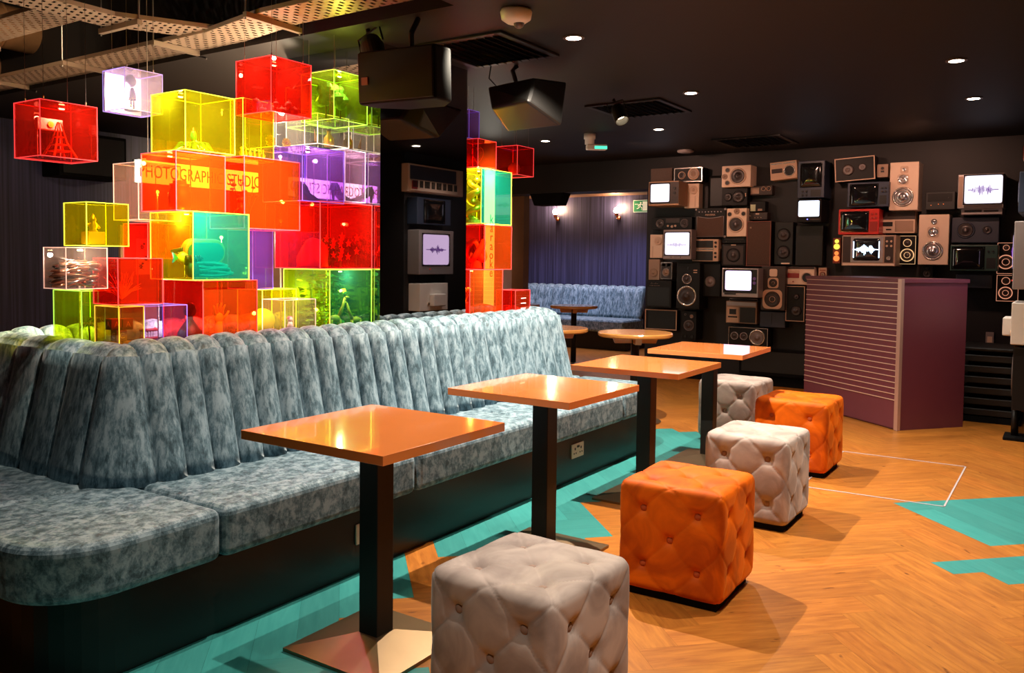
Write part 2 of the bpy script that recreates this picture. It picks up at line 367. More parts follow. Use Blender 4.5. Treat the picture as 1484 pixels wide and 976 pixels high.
DEVICES = [
    ('bookshelf_speaker', 'speaker', 3.886, 2.206, 0.258, 0.154, 0.15, 'grey_grille', 'dusty grey-brown box speaker lying above the lit corner television', [('G', 0.05, 0.08, 0.95, 0.92, 'grey_grille')]),
    ('framed_speaker', 'speaker', 3.556, 2.19, 0.328, 0.158, 0.18, 'black_box', 'black two-cone speaker with thin silver frame on the top row', [('F', 0.03, 'silver'), ('C', 0.69, 0.45, 0.2, 'tan', 'cone_tan'), ('C', 0.28, 0.52, 0.13, 'tan', 'cone_dark')]),
    ('television', 'television', 3.763, 1.928, 0.357, 0.264, 0.36, 'tan_wood', 'tan wooden television with glowing white screen at the top left corner of the equipment wall', [('R', 0.03, 0.04, 0.99, 0.93, 'dark_brown', 'bezel'), ('S', 0.07, 0.1, 0.7, 0.86, 'white'), ('K', 0.86, 0.3, 0.05, 'black'), ('K', 0.86, 0.5, 0.05, 'black'), ('G', 0.78, 0.62, 0.95, 0.85, 'black')]),
    ('panel_speaker', 'speaker', 3.534, 1.906, 0.168, 0.273, 0.12, 'cream', 'narrow cream speaker with round disc beside the tan television', [('C', 0.6, 0.26, 0.3, 'cream', 'cream2'), ('R', 0.72, 0.5, 0.76, 0.97, 'cream2', 'seam')]),
    ('monitor_speaker', 'speaker', 3.011, 2.115, 0.314, 0.226, 0.2, 'cream', 'cream studio speaker lying sideways with large dark cone on the top row', [('C', 0.56, 0.5, 0.28, 'cream2', 'cone_dark'), ('C', 0.2, 0.2, 0.085, 'cream2', 'black'), ('C', 0.2, 0.8, 0.085, 'cream2', 'black'), ('C', 0.1, 0.5, 0.1, 'cream2', 'cone_tan')]),
    ('dark_speaker', 'speaker', 3.038, 1.921, 0.279, 0.184, 0.16, 'black_box', 'black two-cone speaker just under the sideways cream speaker', [('C', 0.25, 0.5, 0.16, 'black_box', 'cone_dark'), ('C', 0.65, 0.5, 0.24, 'black_box', 'cone_dark'), ('R', 0.92, 0.3, 0.95, 0.5, 'tan', 'badge')]),
    ('guitar_amplifier', 'amplifier', 3.285, 1.576, 0.348, 0.32, 0.2, 'black_box', 'black guitar amplifier with tan grille cloth and metal corners', [('AMP',)]),
    ('monitor_speaker', 'speaker', 2.995, 1.589, 0.217, 0.3, 0.2, 'cream', 'cream studio speaker standing upright beside the tan-grille guitar amplifier', [('C', 0.47, 0.57, 0.4, 'cream2', 'cone_dark'), ('C', 0.15, 0.21, 0.12, 'cream2', 'black'), ('C', 0.84, 0.2, 0.12, 'cream2', 'black'), ('C', 0.5, 0.11, 0.15, 'cream2', 'cone_tan')]),
    ('portable_radio', 'radio', 2.773, 2.027, 0.234, 0.101, 0.1, 'dark_brown', 'small brown radio with two ringed dials beside the black two-cone speaker', [('R', 0.04, 0.2, 0.42, 0.85, 'tan_dim', 'display'), ('C', 0.62, 0.35, 0.1, 'tan', 'cone_dark'), ('C', 0.85, 0.35, 0.1, 'tan', 'cone_dark')]),
    ('amplifier_head', 'amplifier', 2.803, 1.852, 0.169, 0.109, 0.12, 'black_box', 'little black amplifier with pale square display above the slim amplifier', [('R', 0.08, 0.3, 0.4, 0.95, 'pale_green', 'display'), ('R', 0.55, 0.72, 0.82, 0.92, 'tan_dim', 'badge')]),
    ('slim_amplifier', 'amplifier', 2.8, 1.765, 0.213, 0.08, 0.12, 'dark_brown', 'slim brown amplifier with tan badge above the red-edged grille speaker', [('R', 0.42, 0.12, 0.6, 0.3, 'tan', 'badge'), ('K', 0.15, 0.45, 0.03, 'tan'), ('K', 0.4, 0.7, 0.02, 'tan'), ('K', 0.55, 0.7, 0.02, 'tan'), ('K', 0.7, 0.7, 0.02, 'tan')]),
    ('grille_speaker', 'speaker', 2.753, 1.277, 0.255, 0.469, 0.2, 'black_box', 'tall speaker with brown grille cloth and thin red-brown edge', [('F', 0.03, 'red_brown'), ('G', 0.04, 0.03, 0.96, 0.97, 'brown_grille'), ('K', 0.17, 0.14, 0.04, 'tan_dim')]),
    ('boombox', 'boombox', 3.766, 1.673, 0.486, 0.139, 0.12, 'black_box', 'wide black boombox under the tan corner television', [('C', 0.22, 0.5, 0.1, 'grey_metal', 'cone_dark'), ('C', 0.82, 0.5, 0.1, 'grey_metal', 'cone_dark'), ('R', 0.36, 0.1, 0.7, 0.45, 'dark_brown', 'tape_deck'), ('K', 0.42, 0.7, 0.025, 'tan'), ('K', 0.52, 0.75, 0.03, 'tan'), ('K', 0.6, 0.7, 0.025, 'tan')]),
    ('panel_speaker', 'speaker', 3.945, 1.355, 0.152, 0.265, 0.12, 'cream', 'narrow cream speaker left of the grey computer monitor', [('C', 0.65, 0.28, 0.32, 'cream', 'cream2'), ('R', 0.2, 0.5, 0.24, 0.97, 'cream2', 'seam')]),
    ('computer_monitor', 'television', 3.602, 1.341, 0.328, 0.323, 0.34, 'grey_plastic', 'grey monitor with bright white screen and thin purple trace in the left column', [('S', 0.07, 0.1, 0.93, 0.85, 'trace_white'), ('K', 0.3, 0.93, 0.02, 'silver'), ('K', 0.45, 0.93, 0.02, 'silver'), ('K', 0.62, 0.93, 0.025, 'silver')]),
    ('panel_speaker', 'speaker', 3.974, 1.104, 0.136, 0.235, 0.1, 'tan_dim', 'narrow brown-beige speaker with low disc under the monitor column', [('C', 0.45, 0.65, 0.36, 'tan_dim', 'tan_dim')]),
    ('stereo_system', 'stereo', 3.336, 1.322, 0.296, 0.239, 0.2, 'tan', 'cream-edged stereo with two black panels and a column of knobs', [('R', 0.05, 0.06, 0.8, 0.38, 'black', 'radio_panel'), ('R', 0.05, 0.54, 0.8, 0.96, 'black', 'tape_panel'), ('R', 0.05, 0.42, 0.82, 0.48, 'silver', 'slider'), ('K', 0.9, 0.15, 0.045, 'black'), ('K', 0.9, 0.33, 0.045, 'black'), ('K', 0.9, 0.62, 0.045, 'black'), ('K', 0.9, 0.8, 0.045, 'black')]),
    ('amplifier_head', 'amplifier', 3.037, 1.517, 0.265, 0.074, 0.15, 'black_box', 'flat black amplifier head on top of the black cube amplifier', [('R', 0.1, 0.25, 0.9, 0.5, 'dark_brown', 'panel'), ('K', 0.2, 0.75, 0.015, 'silver'), ('K', 0.8, 0.75, 0.015, 'silver')]),
    ('cube_amplifier', 'amplifier', 3.014, 1.274, 0.255, 0.234, 0.22, 'black_box', 'black cube amplifier with round dark cone above the purple-lit television', [('R', 0.08, 0.07, 0.92, 0.93, 'dark_brown', 'baffle'), ('C', 0.5, 0.5, 0.3, 'black_box', 'cone_dark'), ('R', 0.4, 0.02, 0.6, 0.06, 'tan', 'badge')]),
    ('small_speaker', 'speaker', 3.809, 1.116, 0.141, 0.193, 0.14, 'silver_dim', 'small silver speaker with one cone under the grey monitor', [('R', 0.07, 0.05, 0.93, 0.95, 'dark_brown', 'baffle'), ('C', 0.5, 0.6, 0.33, 'silver_dim', 'cone_tan'), ('R', 0.15, 0.08, 0.42, 0.26, 'tan_dim', 'tweeter'), ('R', 0.58, 0.08, 0.85, 0.26, 'tan_dim', 'tweeter')]),
    ('floor_speaker', 'speaker', 3.501, 0.8, 0.27, 0.505, 0.26, 'black_box', 'large black speaker with silver-ringed woofer in the left column', [('C', 0.46, 0.72, 0.42, 'silver', 'cone_dark'), ('C', 0.46, 0.35, 0.21, 'silver', 'cone_dark'), ('C', 0.48, 0.12, 0.07, 'black_box', 'black'), ('R', 0.73, 0.15, 0.88, 0.17, 'tan', 'badge'), ('R', 0.73, 0.2, 0.88, 0.22, 'tan', 'badge')]),
    ('dark_speaker', 'speaker', 3.281, 0.94, 0.218, 0.36, 0.16, 'black_box', 'black speaker with dull grey cone left of the purple-lit television', [('C', 0.48, 0.55, 0.27, 'grey_metal', 'cone_grey')]),
    ('television', 'television', 2.877, 0.954, 0.386, 0.3, 0.4, 'silver_dim', 'silver television with purple-white screen and dials on its right', [('R', 0.04, 0.04, 0.96, 0.86, 'black', 'bezel'), ('S', 0.09, 0.08, 0.82, 0.77, 'purple'), ('K', 0.9, 0.35, 0.045, 'purple_plastic'), ('K', 0.9, 0.5, 0.045, 'purple_plastic'), ('R', 0.08, 0.87, 0.4, 0.92, 'black', 'badge')]),
    ('combo_amplifier', 'amplifier', 3.871, 0.797, 0.309, 0.303, 0.2, 'black_box', 'black amplifier with a row of pale lettering at the far left', [('G', 0.07, 0.25, 0.93, 0.93, 'black'), ('T', 0.2, 0.09, '.:. . ..: ..'), ('T', 0.15, 0.18, '- --- -- - --')]),
    ('panel_speaker', 'speaker', 3.88, 0.541, 0.387, 0.228, 0.1, 'black_box', 'black speaker panel in a pale frame above the round tables', [('F', 0.025, 'tan'), ('G', 0.1, 0.06, 0.95, 0.94, 'black')]),
    ('tower_speaker', 'speaker', 3.503, 0.454, 0.168, 0.32, 0.2, 'black_box', 'tall dark speaker with one cone in the bottom row', [('C', 0.5, 0.5, 0.36, 'grey_metal', 'cone_dark'), ('C', 0.68, 0.18, 0.12, 'silver_dim', 'cone_tan'), ('C', 0.25, 0.12, 0.07, 'silver_dim', 'black'), ('C', 0.25, 0.88, 0.13, 'black_box', 'black'), ('C', 0.72, 0.88, 0.13, 'black_box', 'black')]),
    ('boombox', 'boombox', 2.941, 0.662, 0.337, 0.237, 0.14, 'tan_dim', 'beige cassette boombox under the purple-lit television', [('BOOM',)]),
    ('framed_speaker', 'speaker', 2.848, 0.427, 0.421, 0.198, 0.18, 'black_box', 'black three-cone speaker with bright wire outline at the bottom', [('F', 0.012, 'silver'), ('C', 0.15, 0.48, 0.1, 'silver_dim', 'cone_dark'), ('C', 0.39, 0.48, 0.1, 'silver_dim', 'cone_dark'), ('C', 0.73, 0.5, 0.2, 'silver', 'cone_grey')]),
    ('media_case', 'box', 2.607, 0.636, 0.266, 0.166, 0.14, 'slate', 'dark blue-grey case under the speaker with two square tweeters', [('R', 0.03, 0.08, 0.47, 0.8, 'slate', 'door'), ('R', 0.5, 0.08, 0.97, 0.97, 'slate', 'door')]),
    ('hifi_speaker', 'speaker', 2.579, 0.823, 0.249, 0.457, 0.24, 'dark_brown', 'brown hi-fi speaker with cream-framed cones left of the counter', [('Q', 0.5, 0.15, 0.16, 'cream'), ('Q', 0.5, 0.38, 0.22, 'tan'), ('C', 0.5, 0.38, 0.17, 'dark_brown', 'cone_dark'), ('Q', 0.48, 0.75, 0.4, 'tan'), ('C', 0.48, 0.75, 0.33, 'dark_brown', 'cone_dark')]),
    ('portable_radio', 'radio', 2.538, 2.181, 0.277, 0.186, 0.12, 'tan', 'silver-pink cassette radio hung slightly crooked on the top row', [('TILT', -4), ('R', 0.06, 0.38, 0.46, 0.62, 'dark_brown', 'tape_deck'), ('R', 0.06, 0.08, 0.95, 0.14, 'silver', 'trim'), ('C', 0.72, 0.55, 0.21, 'silver', 'black'), ('R', 0.5, 0.52, 0.94, 0.6, 'silver', 'bar')]),
    ('television', 'television', 2.212, 1.967, 0.261, 0.37, 0.3, 'blue_plastic', 'dark blue television turned on its side above the small lit set', [('S', 0.12, 0.08, 0.88, 0.7, 'off'), ('K', 0.2, 0.82, 0.04, 'black'), ('K', 0.35, 0.82, 0.04, 'black'), ('K', 0.2, 0.92, 0.04, 'black'), ('K', 0.35, 0.92, 0.04, 'black'), ('G', 0.5, 0.78, 0.88, 0.96, 'black')]),
    ('portable_television', 'television', 2.213, 1.725, 0.234, 0.226, 0.34, 'black_box', 'small black television with a glaring blue-white screen', [('S', 0.06, 0.06, 0.93, 0.76, 'blue_white'), ('K', 0.45, 0.88, 0.025, 'blue_led'), ('R', 0.55, 0.85, 0.95, 0.91, 'dark_brown', 'panel')]),
    ('dark_speaker', 'speaker', 2.507, 1.295, 0.19, 0.442, 0.16, 'black', 'almost black tall speaker with two faint cones', [('C', 0.5, 0.3, 0.36, 'black_box', 'cone_dark'), ('C', 0.5, 0.7, 0.36, 'black_box', 'cone_dark'), ('R', 0.4, 0.95, 0.85, 0.985, 'cream', 'badge')]),
    ('dark_speaker', 'speaker', 2.255, 1.291, 0.268, 0.408, 0.14, 'black', 'black speaker panel under the small glaring television', [('G', 0.06, 0.05, 0.94, 0.95, 'black')]),
    ('cassette_player', 'radio', 2.328, 1.092, 0.277, 0.184, 0.16, 'cream', 'white radio with red dial panel and round black speaker', [('R', 0, 0, 1, 0.12, 'dark_brown', 'top_panel'), ('R', 0.04, 0.36, 0.46, 0.62, 'red_dark', 'dial'), ('R', 0.04, 0.2, 0.46, 0.33, 'tan', 'trim'), ('C', 0.74, 0.6, 0.21, 'cream2', 'black'), ('K', 0.25, 0.83, 0.025, 'red_dark')]),
    ('framed_speaker', 'speaker', 2.366, 0.716, 0.188, 0.361, 0.18, 'black_box', 'black two-cone speaker in pale frame partly behind the counter', [('F', 0.03, 'tan'), ('C', 0.55, 0.3, 0.16, 'black_box', 'cone_dark'), ('C', 0.55, 0.7, 0.3, 'black_box', 'cone_dark')]),
    ('tiny_speaker', 'speaker', 2.123, 1.166, 0.081, 0.106, 0.1, 'tan', 'tiny cream speaker above the left end of the counter', [('C', 0.5, 0.65, 0.33, 'red_dark', 'cone_tan'), ('R', 0.15, 0.22, 0.85, 0.3, 'red_dark', 'badge')]),
    ('framed_speaker', 'speaker', 1.826, 2.132, 0.373, 0.23, 0.18, 'black_box', 'black speaker with two grey cones in a tilted pink frame', [('TILT', -3), ('F', 0.025, 'tan'), ('C', 0.33, 0.52, 0.15, 'dark_brown', 'cone_grey'), ('C', 0.69, 0.45, 0.1, 'dark_brown', 'cone_grey')]),
    ('small_speaker', 'speaker', 1.578, 2.158, 0.1, 0.127, 0.14, 'tan_dim', 'little salmon-coloured speaker with black port on the top row', [('C', 0.5, 0.32, 0.17, 'tan_dim', 'black'), ('R', 0.35, 0.5, 0.65, 0.62, 'black', 'badge')]),
    ('television', 'television', 1.667, 1.861, 0.373, 0.238, 0.34, 'blue_plastic', 'dark blue television with a dead screen above the red one', [('S', 0.08, 0.1, 0.73, 0.93, 'off'), ('K', 0.84, 0.25, 0.025, 'black'), ('K', 0.92, 0.25, 0.025, 'black'), ('K', 0.84, 0.4, 0.025, 'black'), ('K', 0.92, 0.4, 0.025, 'black'), ('G', 0.78, 0.55, 0.95, 0.9, 'black')]),
    ('television', 'television', 1.74, 1.597, 0.37, 0.245, 0.36, 'red_plastic', 'bright red television with a dead screen', [('S', 0.07, 0.12, 0.73, 0.87, 'off'), ('K', 0.83, 0.2, 0.025, 'red_dark'), ('K', 0.92, 0.2, 0.025, 'red_dark'), ('K', 0.83, 0.35, 0.025, 'red_dark'), ('K', 0.92, 0.35, 0.025, 'red_dark'), ('G', 0.78, 0.5, 0.96, 0.88, 'red_dark')]),
    ('column_speaker', 'speaker', 1.992, 1.315, 0.073, 0.257, 0.1, 'neon_panel', 'narrow column speaker with glowing yellow and orange cones', [('C', 0.5, 0.13, 0.28, 'neon_yellow', 'neon_yellow'), ('C', 0.5, 0.34, 0.4, 'neon_yellow', 'neon_yellow'), ('C', 0.5, 0.6, 0.28, 'neon_orange', 'neon_orange'), ('C', 0.5, 0.8, 0.4, 'neon_orange', 'neon_orange')]),
    ('console_television', 'television', 1.636, 1.293, 0.482, 0.295, 0.4, 'tan_dim', 'big wooden console television with a glowing blue wave on black', [('R', 0.02, 0.04, 0.17, 0.88, 'dark_brown', 'side_panel'), ('R', 0.17, 0.05, 0.77, 0.88, 'silver_dim', 'bezel'), ('S', 0.21, 0.1, 0.72, 0.83, 'wave_blue'), ('R', 0.8, 0.05, 0.96, 0.88, 'dark_brown', 'control_panel'), ('K', 0.84, 0.2, 0.022, 'tan'), ('K', 0.92, 0.2, 0.022, 'tan'), ('K', 0.84, 0.35, 0.022, 'tan'), ('K', 0.92, 0.35, 0.022, 'tan'), ('K', 0.88, 0.74, 0.045, 'silver'), ('R', 0.02, 0.91, 0.98, 0.98, 'cream', 'trim')]),
    ('cassette_recorder', 'radio', 1.431, 1.614, 0.319, 0.206, 0.16, 'cream', 'white cassette recorder with dotted grille between red television and big cream speaker', [('R', 0, 0, 1, 0.36, 'dark_brown', 'top_panel'), ('R', 0.08, 0.48, 0.38, 0.68, 'black', 'tape_deck'), ('R', 0.2, 0.8, 0.35, 0.86, 'black', 'slot'), ('G', 0.45, 0.42, 0.96, 0.94, 'tan_dim'), ('K', 0.06, 0.88, 0.018, 'neon_orange')]),
    ('studio_speaker', 'speaker', 1.364, 1.826, 0.252, 0.456, 0.26, 'cream', 'large cream speaker with three silver cones beside the top row frame', [('Q', 0.5, 0.16, 0.14, 'cream2'), ('C', 0.5, 0.16, 0.07, 'silver', 'cone_silver'), ('Q', 0.47, 0.36, 0.2, 'cream2'), ('C', 0.47, 0.36, 0.18, 'silver', 'cone_silver'), ('C', 0.48, 0.72, 0.37, 'silver', 'cone_silver')]),
    ('studio_speaker', 'speaker', 1.095, 1.313, 0.255, 0.468, 0.26, 'cream', 'large cream speaker with three blue-tinged silver cones, lower of the two', [('C', 0.5, 0.14, 0.1, 'silver', 'cone_silver'), ('Q', 0.48, 0.35, 0.2, 'cream2'), ('C', 0.48, 0.35, 0.17, 'silver', 'cone_silver'), ('C', 0.48, 0.72, 0.35, 'silver', 'cone_silver')]),
    ('glowing_speaker', 'speaker', 1.331, 1.316, 0.145, 0.271, 0.16, 'black_box', 'black speaker with gold-lit rings right of the console television', [('F', 0.02, 'gold_wire'), ('C', 0.5, 0.25, 0.26, 'gold_wire', 'cone_dark'), ('C', 0.5, 0.68, 0.43, 'gold_wire', 'cone_dark'), ('C', 0.5, 0.68, 0.2, 'gold_wire', 'cone_dark')]),
    ('receiver', 'amplifier', 1.058, 1.829, 0.249, 0.167, 0.2, 'black', 'black receiver with tiny orange lamps', [('K', 0.2, 0.75, 0.012, 'neon_orange'), ('K', 0.45, 0.7, 0.012, 'neon_orange'), ('K', 0.62, 0.7, 0.012, 'neon_orange'), ('K', 0.8, 0.35, 0.012, 'silver'), ('R', 0.08, 0.1, 0.92, 0.55, 'black_box', 'panel')]),
    ('video_monitor', 'television', 0.716, 1.824, 0.364, 0.308, 0.36, 'silver_dim', 'silver monitor with purple wave on a white screen in the upper right', [('S', 0.15, 0.05, 0.97, 0.86, 'wave_purple'), ('R', 0.02, 0.06, 0.11, 0.95, 'tan_dim', 'side_strip'), ('R', 0.15, 0.9, 0.97, 0.98, 'dark_brown', 'panel')]),
    ('video_recorder', 'stereo', 0.706, 1.771, 0.328, 0.056, 0.3, 'silver_dim', 'flat silver video recorder directly under the purple-wave monitor', [('R', 0.08, 0.25, 0.5, 0.6, 'black', 'tape_slot'), ('R', 0.55, 0.3, 0.9, 0.6, 'dark_brown', 'display')]),
    ('dark_speaker', 'speaker', 0.762, 1.519, 0.384, 0.233, 0.2, 'slate', 'wide slate-blue speaker under the silver monitor', [('C', 0.3, 0.5, 0.2, 'slate', 'cone_dark'), ('C', 0.75, 0.5, 0.1, 'slate', 'cone_dark')]),
    ('television', 'television', 0.753, 1.261, 0.378, 0.236, 0.34, 'green_plastic', 'dark green television with a dead screen at the right', [('S', 0.05, 0.1, 0.71, 0.9, 'off'), ('K', 0.8, 0.25, 0.025, 'black'), ('K', 0.9, 0.25, 0.025, 'black'), ('G', 0.77, 0.5, 0.96, 0.9, 'black')]),
    ('small_speaker', 'speaker', 1.156, 1.181, 0.1, 0.118, 0.14, 'black_box', 'small black speaker below the lower cream speaker', [('C', 0.5, 0.6, 0.32, 'grey_metal', 'cone_dark'), ('C', 0.5, 0.2, 0.12, 'grey_metal', 'cone_dark')]),
    ('equipment_case', 'box', 0.76, 1.102, 0.29, 0.126, 0.2, 'slate', 'slate-blue case below the dark green television', [('R', 0.02, 0.05, 0.98, 0.95, 'slate', 'door')]),
    ('wire_speaker', 'speaker', 0.495, 1.239, 0.173, 0.281, 0.14, 'black_box', 'black speaker with copper-lit rings partly behind the grey cabinet, upper of two', [('F', 0.02, 'copper_wire'), ('C', 0.4, 0.62, 0.38, 'copper_wire', 'cone_dark'), ('C', 0.4, 0.62, 0.18, 'copper_wire', 'cone_dark'), ('C', 0.4, 0.16, 0.15, 'copper_wire', 'cone_dark')]),
    ('wire_speaker', 'speaker', 0.492, 0.989, 0.172, 0.237, 0.14, 'black_box', 'black speaker with copper-lit rings at the right edge, lower of two', [('F', 0.02, 'copper_wire'), ('C', 0.42, 0.68, 0.33, 'copper_wire', 'cone_dark'), ('C', 0.42, 0.68, 0.15, 'copper_wire', 'cone_dark'), ('C', 0.42, 0.22, 0.2, 'copper_wire', 'cone_dark')]),
    ('light_switch_panel', 'switch', 0.625, 0.498, 0.067, 0.193, 0.03, 'grey_plastic', 'pale switch panel low on the equipment wall beside the counter', [('R', 0.2, 0.2, 0.8, 0.5, 'cream', 'switch')]),
]
CUBES = [
    ('redhang', 1.675, 3.25, 1.689, 0.226, 0.194, 0.214, 'red', 'red clear cube hanging alone at the far left above the booth', {'hang': 1}),
    ('white', 2.234, 3.6, 1.982, 0.194, 0.177, 0.188, 'lilac', 'small glowing lilac-white cube hanging near the ducts', {'hang': 1, 'glow': 1}),
    ('yellowbig', 2.32, 3.28, 1.789, 0.266, 0.254, 0.262, 'yellow', 'big yellow cube holding a toy rocket on top of the orange cube', {}),
    ('yellowback', 2.767, 3.45, 1.803, 0.195, 0.099, 0.302, 'yellow', 'narrow yellow cube of gold trinkets behind the high red cube', {}),
    ('redtop', 2.773, 3.25, 2.021, 0.261, 0.261, 0.269, 'red', 'highest red cube hanging on wires in the middle of the tall stack', {'hang': 1}),
    ('treebox', 3.218, 3.28, 2.051, 0.256, 0.251, 0.26, 'green', 'yellow-green cube with two dark trees beside the high red cube', {'hang': 1}),
    ('greenback', 3.347, 3.6, 2.06, 0.22, 0.2, 0.23, 'green', 'yellow-green cube half hidden against the mirrored pillar', {}),
    ('clearleft', 3.019, 3.5, 1.897, 0.2, 0.25, 0.194, 'clear', 'clear cube with gold gears under the high red cube', {}),
    ('clearright', 3.234, 3.42, 1.932, 0.24, 0.25, 0.166, 'clear', 'clear cube with a small sailboat above the violet cube', {}),
    ('violet', 2.971, 3.25, 1.602, 0.294, 0.3, 0.28, 'violet', 'violet cube with dark shoes on top of the red cube', {}),
    ('violetside', 3.32, 3.3, 1.623, 0.16, 0.3, 0.282, 'lilac_clear', 'pale lilac cube pressed between the violet cube and the pillar', {}),
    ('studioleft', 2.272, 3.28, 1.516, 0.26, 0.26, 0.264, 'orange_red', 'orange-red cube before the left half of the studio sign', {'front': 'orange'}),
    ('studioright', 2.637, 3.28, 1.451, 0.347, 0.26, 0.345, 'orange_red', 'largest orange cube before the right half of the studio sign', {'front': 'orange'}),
    ('clearpink', 2.265, 3.55, 1.48, 0.221, 0.2, 0.264, 'clear_pink', 'tall clear cube with pink edges behind the left orange-red cube', {}),
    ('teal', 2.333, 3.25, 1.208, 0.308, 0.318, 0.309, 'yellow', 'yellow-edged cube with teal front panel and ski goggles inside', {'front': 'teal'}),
    ('redmid', 2.343, 3.6, 1.303, 0.229, 0.2, 0.167, 'red', 'red cube half hidden behind the teal-fronted cube', {}),
    ('magenta', 2.865, 3.5, 1.148, 0.134, 0.2, 0.307, 'violet', 'narrow violet cube between teal-fronted cube and wide red cube', {}),
    ('yellowleft', 1.861, 3.27, 1.353, 0.182, 0.168, 0.176, 'yellow', 'small yellow cube with a golden statuette at the left of the stack', {}),
    ('spoons', 1.766, 3.25, 1.181, 0.171, 0.167, 0.166, 'clear_pink', 'clear cube packed with copper spoons under the small yellow cube', {}),
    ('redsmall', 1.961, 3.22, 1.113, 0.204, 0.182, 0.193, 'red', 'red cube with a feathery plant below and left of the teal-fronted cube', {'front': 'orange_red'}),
    ('greenlow', 1.927, 3.43, 0.9, 0.165, 0.222, 0.267, 'green', 'green cube with palm trees standing on the ledge at the left', {}),
    ('blocks', 1.976, 3.24, 0.9, 0.114, 0.18, 0.206, 'amber', 'amber cube with toy letter blocks on the ledge', {}),
    ('teeth', 2.09, 3.24, 0.9, 0.207, 0.18, 0.204, 'violet_clear', 'violet-edged clear cube with model teeth on the ledge', {}),
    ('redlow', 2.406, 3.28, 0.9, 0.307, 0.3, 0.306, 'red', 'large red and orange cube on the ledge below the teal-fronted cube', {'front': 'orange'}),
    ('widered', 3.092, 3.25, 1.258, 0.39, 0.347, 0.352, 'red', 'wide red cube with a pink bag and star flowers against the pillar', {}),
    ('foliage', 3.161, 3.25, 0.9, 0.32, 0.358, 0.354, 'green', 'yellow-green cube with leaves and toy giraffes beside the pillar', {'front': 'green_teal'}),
    ('ball', 2.926, 3.5, 0.9, 0.233, 0.2, 0.247, 'yellow', 'small yellow cube with a tennis ball on the ledge', {}),
    ('clearlow', 2.848, 3.24, 0.9, 0.206, 0.17, 0.205, 'clear_pink', 'low clear cube with a tiny white figurine on the ledge', {}),
    ('rpurple', 4.643, 3.45, 2.141, 0.12, 0.15, 0.194, 'violet', 'slim violet cube at the top right of the mirrored pillar', {'hang': 1}),
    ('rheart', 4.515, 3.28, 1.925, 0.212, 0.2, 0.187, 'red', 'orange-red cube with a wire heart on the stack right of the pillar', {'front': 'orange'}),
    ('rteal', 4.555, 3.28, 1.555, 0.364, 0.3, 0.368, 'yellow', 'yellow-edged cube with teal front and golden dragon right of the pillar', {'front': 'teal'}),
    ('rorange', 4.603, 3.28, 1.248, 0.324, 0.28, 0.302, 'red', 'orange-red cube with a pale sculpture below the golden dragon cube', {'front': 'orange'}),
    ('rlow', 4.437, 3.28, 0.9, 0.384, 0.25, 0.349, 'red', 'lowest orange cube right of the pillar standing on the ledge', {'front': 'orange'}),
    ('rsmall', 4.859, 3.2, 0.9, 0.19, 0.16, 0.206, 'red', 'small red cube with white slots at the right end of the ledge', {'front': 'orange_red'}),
    ('rhang', 5.016, 3.3, 1.92, 0.219, 0.184, 0.208, 'red', 'small red cube with a glass ball hanging right of the pillar', {'hang': 1}),
]
# ------------------------------------------------------------------ room shell
def slab(name, m, x0, x1, y0, y1, z0, z1): return structure(MB().box(x0, x1, y0, y1, z0, z1).build(name, m))
slab('wall_screens', 'black_wall', 9.0, 9.2, .2, 4.12, 0, 2.5)
slab('wall_recess', 'black_wall', 9.2, 12.0, 4.0, 4.12, 0, 2.5)
slab('wall_alcove', 'indigo_stripe', 12.0, 12.1, 4.12, 7.8, 0, 2.5)
slab('wall_left', 'indigo_stripe', -2.0, 5.3, 7.8, 7.9, 0, 3.4)
slab('wall_left_far', 'brown_wall', 5.3, 12.1, 7.8, 7.9, 0, 3.4)
slab('wall_behind', 'black_wall', -2.1, -2.0, -2.6, 7.9, 0, 3.4)
slab('wall_right', 'black_wall', -2.1, 7.27, -2.7, -2.6, 0, 2.5)
slab('wall_equipment', 'black_wall', 7.15, 9.2, .05, .2, 0, 2.5)
slab('wall_corner', 'black_wall', 7.15, 7.27, -2.6, .05, 0, 2.5)
# ceiling with the open service void on the left
c = MB()
c.box(3.17, 12.1, -2.7, 7.9, 2.5, 2.6)
c.box(-2.1, 3.17, -2.7, 2.45, 2.5, 2.6)
structure(c.build('ceiling', 'ceiling_paint'))
slab('ceiling_void', 'void_paint', -2.1, 3.4, 2.2, 7.9, 3.4, 3.5)
slab('wall_void_side', 'void_paint', 3.2, 3.3, 2.45, 7.9, 2.6, 3.4)
slab('wall_void_front', 'void_paint', -2.1, 3.2, 2.35, 2.45, 2.6, 3.4)
slab('trim_1', 'black_wall', 9.0, 9.35, 4.12, 7.8, 2.15, 2.5)
slab('ceiling_alcove', 'brown_wall', 9.35, 12.0, 4.12, 7.8, 2.34, 2.5)
slab('trim_2', 'brown_wall', 9.32, 9.45, 6.02, 6.2, 0, 2.34)
slab('baseboard_screens', 'matt_black', 8.985, 9.0, .2, 4.12, 0, .1)
slab('baseboard_alcove', 'matt_black', 11.985, 12.0, 4.12, 7.8, 0, .1)

